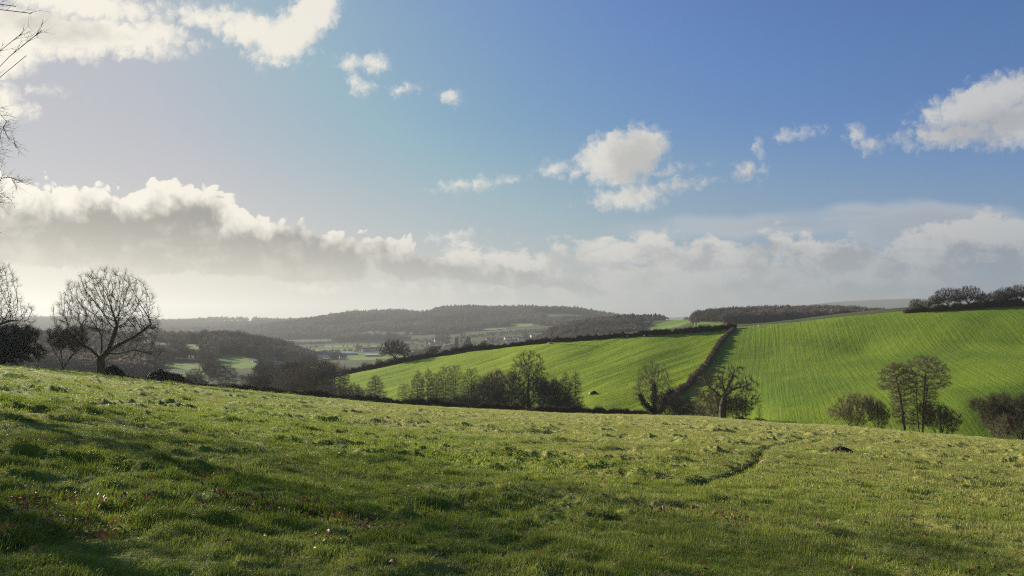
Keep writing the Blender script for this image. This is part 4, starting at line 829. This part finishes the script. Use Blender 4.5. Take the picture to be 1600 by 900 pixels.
X2, Y2, Z2 = hit(1296, 707, 15, 150); o = link('soil_patch', blobmesh('soil_patch', .8, .55, .10, m_soil, 8, rough=.9), None, (X2, Y2, lz(X2, Y2))); setp(o, 'low spill of dark soil left of the earth heap', 'soil')
X3, Y3, Z3 = hit(1355, 713.5, 15, 150); o = link('plastic_sheet', blobmesh('plastic_sheet', .62, .5, .12, m_bag, 14, rough=1.2, fr=5.), None, (X3, Y3, lz(X3, Y3)+.03)); setp(o, 'crumpled white plastic sheet on the grass right of the earth heap', 'sheet')
# dark covered heap with a white end in the left field
X, Y, Z = hit(928, 615.5, 215, 400); r = empty('covered_heap', (X, Y, lz(X, Y)), -.1); setp(r, 'dark covered heap with a white end, low in the left green field', 'heap')
link('cover', blobmesh('cover', 3.0, 1.8, 1.15, m_tarp, 21), r); o = link('end_sheet', blobmesh('end_sheet', .8, 1.1, .6, m_bag, 22), r, (-1.5, -.3, 0)); 
# trough by the lone tree
X, Y, Z = hit(859, 537.5, 300, 420); r = empty('water_trough', (X, Y, lz(X, Y)), .05); setp(r, 'white trough at the foot of the lone thin tree', 'trough')
link('basin', boxes('basin', [(-.9, .9, -.35, -.29, .05, .6), (-.9, .9, .29, .35, .05, .6), (-.9, -.84, -.29, .29, .05, .6), (.84, .9, -.29, .29, .05, .6), (-.84, .84, -.29, .29, .05, .12)], m_galv), r)
for sx in (-.6, .6): link('foot', boxes('foot', [(sx-.08, sx+.08, -.3, .3, -.1, .05)], m_galv), r)
# sheep
def sheep():
    r = empty('sheep', (0, 0, 0)); st = trunk_line([(-.45, 0, .72), (.0, 0, .76), (.45, 0, .72)], .1)
    def lump(c, rad, seed, nu=16, nv=10):
        u_ = np.linspace(0, 2*math.pi, nu, endpoint=False); v_ = np.linspace(0, math.pi, nv); U, T_ = np.meshgrid(u_, v_, indexing='ij'); x = rad[0]*np.cos(T_); k = 1+.10*fbm(U*3, T_*5, 2, seed); y = rad[1]*np.sin(T_)*np.cos(U)*k; z = rad[2]*np.sin(T_)*np.sin(U)*k
        V = np.stack([x+c[0], y+c[1], z+c[2]], -1).reshape(-1, 3); i = np.arange(nu)[:, None]; j = np.arange(nv-1)[None]; i2 = (i+1) % nu; return V, np.stack([i*nv+j, i2*nv+j, i2*nv+j+1, i*nv+j+1], -1).reshape(-1, 4)
    V, Q = lump((0, 0, .72), (.56, .27, .30), 1); Vn, Qn = lump((.55, 0, .82), (.20, .13, .16), 2); Vl, Ql = tubes(np.array([(-.36, -.13, .6), (-.36, .13, .6), (.36, -.13, .6), (.36, .13, .6)], float), np.array([(-.38, -.13, 0), (-.38, .13, 0), (.38, -.13, 0), (.38, .13, 0)], float), np.full(4, .075), np.full(4, .035), 6)
    link('body', mesh_np('body', np.concatenate([V, Vn, Vl]), [np.concatenate([Q, Qn+len(V), Ql+len(V)+len(Vn)])], [m_wool], True), r)
    V, Q = lump((.78, 0, .82), (.17, .075, .095), 3); Ve, Qe = lump((.68, .12, .88), (.03, .07, .03), 4, 8, 5); Vf, Qf = lump((.68, -.12, .88), (.03, .07, .03), 4, 8, 5)
    link('head', mesh_np('head', np.concatenate([V, Ve, Vf]), [np.concatenate([Q, Qe+len(V), Qf+len(V)+len(Ve)])], [m_face], True), r); return r
sh = sheep()
for i, (px, py, rz, lab) in enumerate([(980, 527, 1.9, 'white sheep by the top hedge, nearer the middle of the field'), (1007, 525.5, 1.2, 'white sheep by the top hedge, nearer the dividing hedge'), (1186, 511.5, 2.4, 'white sheep on the crest just right of the dividing hedge')]):
    o = sh if i == 0 else copy_tree(sh); X, Y, Z = hit(px, py, 300, 420); o.location = (X, Y, lz(X, Y)); o.rotation_euler[2] = rz; setp(o, lab, 'sheep', 'sheep near the hedges of the green fields')
# ------------------------------------------------------------------ grass and fallen leaves
def grass_clump(name, seed, R, n, hmin, hmax, w, lean=.55, mat=m_grass):
    g = np.random.default_rng(seed); a = g.random(n)*6.283; r = R*np.sqrt(g.random(n)); B = np.stack([r*np.cos(a), r*np.sin(a), np.full(n, -.02)], 1)
    h = hmin+(hmax-hmin)*g.random(n)**1.6; b = g.random(n)*6.283; t = np.stack([np.cos(b), np.sin(b), 0*b], 1); side = np.stack([-np.sin(b), np.cos(b), 0*b], 1); ln = lean*(.2+g.random(n))
    M = B+t*(h*ln*.35)[:, None]; M[:, 2] += h*.6; T = B+t*(h*ln*1.1)[:, None]; T[:, 2] += h*(1-.35*ln); ww = (w*(.6+.8*g.random(n)))[:, None]
    V = np.stack([B-side*ww/2, B+side*ww/2, M+side*ww*.42, M-side*ww*.42, T], 1).reshape(-1, 3); i = np.arange(n)[:, None]*5
    return mesh_np(name, V, [i+np.array([0, 1, 2, 3]), i+np.array([3, 2, 4])], [mat], False)
def surf_normal(x, y):
    e = .12; z0 = land_z(x-e, y); z1 = land_z(x+e, y); z2 = land_z(x, y-e); z3 = land_z(x, y+e); n = np.stack([-(z1-z0)/(2*e), -(z3-z2)/(2*e), np.ones(len(x))], 1); return n/np.linalg.norm(n, axis=1)[:, None]
def zone(n, r0, r1, azl, seed):
    g = np.random.default_rng(seed); r = np.sqrt(r0**2+(r1**2-r0**2)*g.random(n)); a = np.radians(g.uniform(-azl, azl, n)); k = r < edge_r(a)-.3; r, a = r[k], a[k]; x, y = r*np.sin(a), r*np.cos(a); k = np.minimum(dist_poly(x, y, TRAIL), dist_poly(x, y, TRAIL2)) > .22; return x[k], y[k], g
ZN = [(2.6, 9, 7500, .16, 90, .020, .060, .0042), (9, 17, 9500, .20, 90, .020, .065, .0062), (17, 34, 13000, .30, 95, .020, .060, .010), (34, 70, 12000, .45, 80, .018, .060, .018), (70, 140, 9000, .7, 70, .02, .07, .032), (140, 212, 5000, 1.0, 60, .02, .08, .05)]
for zi, (r0, r1, n, R, nb, h0, h1, w_) in enumerate(ZN):
    ms = protos([('abcd'[k]+'_clump%d' % zi, grass_clump('clump', 400+zi*7+k, R, nb, h0, h1*(1+.25*k), w_)) for k in range(4)])
    x, y, g = zone(n, r0, r1, 43, 500+zi); m = len(x); z = land_z(x, y); nn = surf_normal(x, y)
    rx = np.arctan2(-nn[:, 1], nn[:, 2])*1.0; ry = np.arctan2(nn[:, 0], np.hypot(nn[:, 1], nn[:, 2])); rz = g.random(m)*6.283
    # the tilt is turned into the clump's own frame: Rz first, then lean with the ground
    from mathutils import Euler
    rot = np.zeros((m, 3), np.float32)
    for i in range(m):
        q_ = Vector((0, 0, 1)).rotation_difference(Vector(nn[i])) @ Euler((0, 0, rz[i])).to_quaternion(); e_ = q_.to_euler(); rot[i] = (e_.x, e_.y, e_.z)
    tus = 1+3.0*np.clip(fbm(x/.7, y/.7, 3, 91), -.4, 1)
    s = g.uniform(.75, 1.15, m)*np.clip(tus, .3, 2.8); sx = g.uniform(.9, 1.2, m)
    o = instancer('grass', np.stack([x, y, z], 1), rot, np.stack([sx, sx, s], 1), g.integers(0, 4, m), ms, 'short tussocky grass of the near meadow')
# fallen leaves, brown and rusty, thickest at the bottom left under the trees
m_leaf, nt, out = new_mat('fallen_leaf'); oi = nt.node('ShaderNodeObjectInfo').outputs['Random']
c_ = nt.mix(nt.ss(oi, 0, .5, 0., 1., 'LINEAR'), (.17, .062, .028), (.34, .150, .055)); c_ = nt.mix(nt.ss(oi, .6, .95, 0., 1., 'LINEAR'), c_, (.13, .085, .060))
diffuse(nt, out, c_, .5, .35, transl=.2)
def leafmesh(name, seed):
    g = np.random.default_rng(seed); L = .036; nu = 7; t = np.linspace(0, 1, nu); wdt = .015*np.sin(np.pi*t)**.7*(1+.25*np.sin(t*17+seed)); cz = .012*np.sin(t*3.3+seed)+.006
    V = []; 
    for k in range(nu): V += [(-wdt[k], L*(t[k]-.5)*2, cz[k]+.008+.35*wdt[k]), (0, L*(t[k]-.5)*2, cz[k]), (wdt[k], L*(t[k]-.5)*2, cz[k]+.35*wdt[k])]
    Q = [(3*k+j, 3*k+j+1, 3*k+4+j, 3*k+3+j) for k in range(nu-1) for j in (0, 1)]
    return mesh_np(name, np.array(V), np.array(Q), [m_leaf], True)
lp = protos([('abc'[k]+'_leaf', leafmesh('leaf', k)) for k in range(3)])
x, y, g = zone(42000, 4, 26, 43, 777)
keep = (fbm(x/1.6, y/1.6, 3, 61)+.35*sstep(6, -14, x+y*.35)-.25*sstep(8, 24, np.hypot(x, y)) > .22) | (g.random(len(x)) < .035)
x, y = x[keep], y[keep]; m = len(x); z = land_z(x, y)+.035+.04*g.random(m); s = g.uniform(.7, 1.3, m)
instancer('fallen_leaves', np.stack([x, y, z], 1), np.stack([g.normal(0, .45, m), g.normal(0, .45, m), g.random(m)*6.28], 1), np.stack([s, s, s], 1), g.integers(0, 3, m), lp, 'brown and rusty fallen leaves lying in the grass')
# ------------------------------------------------------------------ camera, sun, sky
cam = bpy.data.cameras.new('camera'); co = bpy.data.objects.new('camera', cam); COL.objects.link(co); scene.camera = co
co.location = (0, 0, EYE); co.rotation_euler = (math.radians(90), 0, 0)
cam.sensor_fit = 'HORIZONTAL'; cam.sensor_width = 36; cam.lens = 36*F/1600; cam.shift_y = (HY-450)/1600; cam.clip_start = .1; cam.clip_end = 60000
sl = bpy.data.lights.new('sun', 'SUN'); so = bpy.data.objects.new('sun', sl); COL.objects.link(so)
sl.energy = 5.0; sl.angle = math.radians(.55); sl.color = (1.0, .91, .76)
so.rotation_euler = Vector(SUN).to_track_quat('Z', 'Y').to_euler()
w = bpy.data.worlds.new('World'); scene.world = w; w.use_nodes = True
nt = NT(w.node_tree); nt.n.clear()
wout = nt.node('ShaderNodeOutputWorld'); bg = nt.node('ShaderNodeBackground'); nt.l.new(bg.outputs[0], wout.inputs[0]); bg.inputs[1].default_value = .0635
sky = nt.node('ShaderNodeTexSky'); sky.sky_type = 'NISHITA'; sky.sun_disc = False; sky.sun_elevation = SUN_EL; sky.sun_rotation = SUN_AZ
sky.altitude = 100; sky.air_density = 1.0; sky.dust_density = 1.6; sky.ozone_density = 2.2
D = nt.node('ShaderNodeTexCoord').outputs['Generated']
d = nt.sep(D)
ay = nt.math('MAXIMUM', nt.math('ABSOLUTE', d[1]), .12)
u = nt.math('DIVIDE', d[0], ay); v = nt.math('DIVIDE', d[2], ay)
q = nt.comb(nt.math('MULTIPLY_ADD', u, 11.86, 8.0), nt.math('MULTIPLY_ADD', v, -11.86, 5.08), 0.)      # hundreds
# warps shared by all clouds
def vnoise_node(vec, scale, detail, rough, amp):
    nd = nt.node('ShaderNodeTexNoise', noise_dimensions='2D'); nt.l.new(vec, nd.inputs['Vector']); nd.inputs['Scale'].default_value = scale; nd.inputs['Detail'].default_value = detail; nd.inputs['Roughness'].default_value = rough
    return nt.vmath('SCALE', nt.vmath('SUBTRACT', nd.outputs['Color'], (.5, .5, .5)), None), nd
def warp(vec, scale, detail, rough, amp):
    nd = nt.node('ShaderNodeTexNoise', noise_dimensions='2D'); nt.l.new(vec, nd.inputs['Vector']); nd.inputs['Scale'].default_value = scale; nd.inputs['Detail'].default_value = detail; nd.inputs['Roughness'].default_value = rough
    return nt.vmath('MULTIPLY_ADD', nt.vmath('SUBTRACT', nd.outputs['Color'], (.5, .5, .5)), (amp[0], amp[1], 0.), vec)
def blob_group(name, blobs, rot0=0.):
    """maximum over soft ellipses: a rough distance inside their rims (hundredths of the view); rot0 turns them all, a sixth number turns one"""
    g = bpy.data.node_groups.new(name, 'ShaderNodeTree'); g.interface.new_socket('P', in_out='INPUT', socket_type='NodeSocketVector'); g.interface.new_socket('Val', in_out='OUTPUT', socket_type='NodeSocketFloat')
    n2 = NT(g); gi = n2.node('NodeGroupInput'); go = n2.node('NodeGroupOutput'); res = None
    def turned(src, deg):
        c_, s_ = math.cos(math.radians(deg)), math.sin(math.radians(deg))
        return n2.comb(n2.vmath('DOT_PRODUCT', src, (c_, s_, 0)), n2.vmath('DOT_PRODUCT', src, (-s_, c_, 0)), 0.)
    cur = None; P0 = None
    blobs = sorted([tuple(b)+(rot0,) if len(b) == 4 else tuple(b) for b in blobs], key=lambda b: b[4])
    src = gi.outputs[0]
    for k, (cx, cy, rx, ry, rot) in enumerate(blobs):
        if rot != cur:
            if res is not None: src = n2.vmath('MULTIPLY_ADD', res, (1e-9, 1e-9, 0.), src)
            P0 = turned(src, rot) if rot else src; cur = rot
        elif k % 4 == 0: P0 = n2.vmath('MULTIPLY_ADD', res, (1e-9, 1e-9, 0.), P0)      # keeps the blobs one after the other (short register use)
        c_, s_ = math.cos(math.radians(rot)), math.sin(math.radians(rot)); X0 = (cx*c_+cy*s_)/100; Y0 = (-cx*s_+cy*c_)/100; rx /= 100; ry /= 100
        m = min(rx, ry)
        L = n2.vmath('LENGTH', n2.vmath('MULTIPLY_ADD', P0, (1/rx, 1/ry, 0.), (-X0/rx, -Y0/ry, 0.)))
        fld = n2.math('MULTIPLY_ADD', L, -m, m)
        res = fld if res is None else n2.math('MAXIMUM', res, fld)
    n2.l.new(res, go.inputs[0]); return g
def use(g, vec):
    nd = nt.node('ShaderNodeGroup'); nd.node_tree = g; nt.l.new(vec, nd.inputs[0]); return nd.outputs[0]
BAND = [(-260, 330, 300, 110), (50, 352, 150, 66), (118, 330, 92, 46), (195, 368, 140, 64), (285, 345, 88, 62), (345, 380, 130, 52), (440, 395, 130, 46), (505, 402, 82, 40),
        (620, 396, 56, 34), (650, 412, 80, 26), (740, 424, 130, 23), (860, 438, 100, 15), (-80, 300, 90, 60), (30, 312, 50, 28)]
CORE = [(-250, 370, 300, 100), (70, 392, 130, 62), (150, 372, 50, 50), (225, 398, 160, 58), (290, 372, 62, 54), (400, 416, 170, 46), (460, 396, 50, 34), (535, 420, 60, 36), (636, 420, 62, 22), (720, 434, 120, 18), (860, 446, 105, 14)]
PALE = [(800, 400, 90, 24), (900, 398, 120, 26), (1000, 393, 110, 28), (1090, 400, 130, 32), (1020, 440, 130, 34), (1190, 440, 180, 44), (1240, 388, 50, 30), (1275, 400, 70, 30), (1340, 410, 120, 34), (1390, 445, 180, 44),
        (1490, 395, 130, 48), (1590, 390, 110, 60), (1850, 410, 260, 90), (760, 454, 220, 12), (1000, 466, 260, 20), (1300, 474, 380, 32)]
PCORE = [(1060, 405, 90, 14), (1340, 412, 130, 24), (1290, 428, 60, 8), (1560, 420, 110, 30), (1180, 448, 60, 8), (960, 420, 60, 8), (1420, 455, 110, 10), (1800, 420, 200, 60), (1320, 480, 260, 14)]
PUFF = [(968, 248, 70, 46), (1000, 232, 50, 38), (985, 309, 66, 21), (1040, 268, 38, 7), (905, 268, 34, 11), (866, 262, 24, 12), (1064, 288, 44, 11),
        (545, 98, 22, 14), (588, 100, 21, 17), (554, 120, 9, 16), (568, 139, 18, 11), (628, 141, 24, 8), (704, 153, 17, 12), (735, 288, 52, 10), (790, 282, 20, 6), (708, 368, 30, 7),
        (1165, 268, 20, 14), (1186, 244, 8, 26), (1245, 208, 32, 9), (1338, 210, 16, 16), (1356, 226, 26, 12),
        (1540, 160, 120, 38, -20), (1470, 172, 44, 20, -20), (1500, 206, 100, 24, -8), (1610, 185, 100, 40, -20),
        (-60, 60, 140, 70, 8), (60, 50, 150, 42, 8), (175, 56, 130, 32, 8), (120, 5, 160, 30, 8), (240, 50, 60, 24, 8), (330, 30, 90, 20, 8), (400, 50, 90, 32, 18), (455, 52, 74, 40, -38), (490, 15, 46, 40, -38), (425, 86, 40, 14, 8),
        (20, 172, 46, 18, 8), (30, 135, 60, 6, 8), (-40, 160, 80, 40, 8)]
FCORE = [(1000, 252, 50, 40), (1080, 292, 60, 14), (1560, 190, 130, 26, -16), (1530, 215, 90, 14, -6), (60, 40, 90, 22, 8), (1172, 276, 20, 10), (1360, 236, 26, 8)]
gB = blob_group('cloud_band', BAND, 9); gBc = blob_group('cloud_band_core', CORE, 9); gP = blob_group('cloud_pale', PALE); gPc = blob_group('cloud_pale_core', PCORE); gF = blob_group('cloud_puffs', PUFF, -6); gFc = blob_group('cloud_puff_core', FCORE, -6)
def billow(vec, scale):
    nd = nt.node('ShaderNodeTexVoronoi', voronoi_dimensions='2D', feature='F1'); nt.l.new(vec, nd.inputs['Vector']); nd.inputs['Scale'].default_value = scale
    return nt.math('SUBTRACT', .45, nd.outputs['Distance'])
wbig = warp(q, 1.1, 3, .5, (.40, .26))
# ---- long grey cumulus band
wq = warp(wbig, 4.5, 4, .62, (.11, .10))
n1 = nt.noise(wbig, 7., 4, .6, '2D')
fb = use(gB, wq); fbs = use(gBc, wq)
nb = nt.math('SUBTRACT', n1, .5)
bl = nt.math('ADD', nt.math('MULTIPLY', billow(wq, 2.4), .30), nt.math('MULTIPLY', billow(wq, 6.5), .15))
upper = nt.ss(fbs, -.30, .10, 1., .15)
fbb = nt.math('ADD', fb, nt.math('MULTIPLY', bl, upper))
aB = nt.ss(nt.math('MULTIPLY_ADD', nb, .10, fbb), -.005, .06)
tB = nt.ss(nt.math('MULTIPLY_ADD', nb, .22, nt.math('MULTIPLY_ADD', bl, -.50, fbs)), -.27, .13)
# ---- pale broken cloud
fp = use(gP, wq); fps = use(gPc, wq)
n2_ = nt.noise(nt.vmath('MULTIPLY', wbig, (.8, 1.35, 1.)), 2.0, 7, .60, '2D'); nb2 = nt.math('SUBTRACT', n2_, .5)
fpb = nt.math('MULTIPLY_ADD', bl, .55, fp)
aP = nt.ss(nt.math('MULTIPLY_ADD', nb2, .8, fpb), -.02, .15, 0., .95)
n2b = nt.noise(nt.vmath('MULTIPLY_ADD', wq, (.8, 1.4, 1.), (3.1, 1.7, 0.)), 1.7, 5, .6, '2D')
tP = nt.ss(nt.math('MULTIPLY_ADD', nt.math('SUBTRACT', n2b, .5), 1.3, fps), -.22, .25)
# ---- single puffs and the cloud overhead at the top left
wf = warp(q, 5.0, 5, .66, (.20, .16))
ff = use(gF, wf); ffs = use(gFc, wf); n4 = nt.noise(wf, 5.0, 5, .65, '2D')
aF = nt.ss(nt.math('ADD', nt.math('MULTIPLY', billow(wf, 5.5), .10), nt.math('MULTIPLY_ADD', nt.math('SUBTRACT', n4, .54), .34, ff)), -.07, .18, 0., .95)
tF = nt.ss(nt.math('MULTIPLY_ADD', nb2, .5, ffs), -.15, .25, 0., .8)
# ---- thin lens of high cloud on the right and veils
ql = nt.vmath('MULTIPLY', q, (.28, 1.3, 1.)); nl = nt.noise(ql, 1.6, 4, .6, '2D')
gL = blob_group('cloud_lens', [(1230, 352, 300, 24), (1350, 334, 160, 22), (1450, 352, 190, 40), (1150, 359, 150, 12)], -2)
fl_ = use(gL, wbig)
aL = nt.math('MULTIPLY', nt.ss(fl_, -.03, .20), nt.ss(nl, .25, .62, .45, .9))
nv = nl
# ---- light on clouds: brighter and warmer towards the sun
sd = nt.vmath('DOT_PRODUCT', D, tuple(SUN)); glow = nt.math('POWER', nt.math('MAXIMUM', sd, 0.), 9.); glow2 = nt.math('POWER', nt.math('MAXIMUM', sd, 0.), 40.)
wide = nt.math('POWER', nt.math('MAXIMUM', sd, 0.), 3.)
SC = 1.0
side = nt.ss(sd, .08, .97, 0., 1., 'LINEAR')
lit = nt.mix(side, (4.6, 4.7, 4.8), (7.6, 7.1, 6.1)); shade = nt.mix(side, (1.7, 1.95, 2.4), (1.2, 1.1, 1.02))
shadeP = nt.mix(side, (2.0, 2.3, 2.8), (5.0, 4.6, 4.1))
base = nt.vmath('MINIMUM', nt.vmath('MULTIPLY', sky.outputs[0], (.38, .68, 1.09)), (3.05, 3.2, 4.25))
low = nt.ss(d[2], .0, .27, 1., 0.)
hz = nt.mix(nt.math('POWER', nt.math('MAXIMUM', sd, 0.), 2.), (2.1, 3.0, 3.9), (6.2, 5.3, 3.4))
base = nt.mix(nt.math('MULTIPLY', low, .78), base, hz)
base = nt.mix(nt.math('MULTIPLY', nt.math('POWER', nt.math('MAXIMUM', sd, 0.), 6.), .95, None, True), base, (3.3, 3.5, 3.9))
c = nt.mix(aL, base, nt.mix(nt.ss(fl_, .02, .25), (4.4, 4.8, 5.3), (3.1, 3.5, 4.1)))
c = nt.mix(aF, c, nt.mix(tF, lit, nt.mix(.5, shade, lit)))
c = nt.mix(aP, c, nt.mix(tP, lit, shadeP))
inner = nt.ss(nt.math('MULTIPLY_ADD', bl, .9, nt.noise(nt.vmath('MULTIPLY', wbig, (.7, 1.2, 1.)), 1.5, 5, .6, '2D')), .44, .74, 0., .55)
c = nt.mix(aB, c, nt.mix(tB, lit, nt.mix(inner, shade, nt.mix(.42, shade, lit))))
c = nt.mix(nt.ss(d[2], .0, .13, .85, 0.), c, hz)
nt.l.new(c, bg.inputs[0])
w.cycles.sampling_method = 'NONE'
# ------------------------------------------------------------------ haze: one closed box of even air
def haze():
    x0, x1, y0, y1, z0, z1 = -9000, 9500, -600, 16700, -2600, 420
    V = np.array([(x, y, z) for z in (z0, z1) for y in (y0, y1) for x in (x0, x1)], float)
    Fq = np.array([(0, 2, 3, 1), (4, 5, 7, 6), (0, 1, 5, 4), (2, 6, 7, 3), (0, 4, 6, 2), (1, 3, 7, 5)])
    m = bpy.data.materials.new('haze'); m.use_nodes = True; n = NT(m.node_tree); n.n.clear(); out = n.node('ShaderNodeOutputMaterial')
    pv = n.node('ShaderNodeVolumePrincipled'); pv.inputs['Color'].default_value = (.58, .605, .61, 1); pv.inputs['Density'].default_value = 1.12e-4; pv.inputs['Anisotropy'].default_value = .36
    n.l.new(pv.outputs[0], out.inputs['Volume'])
    o = link('haze', mesh_np('haze', V, Fq, [m])); setp(o, 'pale winter haze filling the valley', None, None, 'stuff')
if not globals().get('NOHAZE'): haze()
vs = scene.view_settings; vs.view_transform = 'Standard'; vs.look = 'None'; vs.exposure = .95; vs.gamma = 1; vs.use_curve_mapping = False
cy = scene.cycles; cy.max_bounces = 6; cy.diffuse_bounces = 2; cy.glossy_bounces = 1; cy.transmission_bounces = 2; cy.volume_bounces = 0; cy.transparent_max_bounces = 4
cy.use_denoising = False; cy.filter_width = 1.1; cy.denoiser = 'OPENIMAGEDENOISE'; cy.caustics_reflective = False; cy.caustics_refractive = False; cy.use_adaptive_sampling = True; cy.adaptive_threshold = .005
scene.render.film_transparent = False
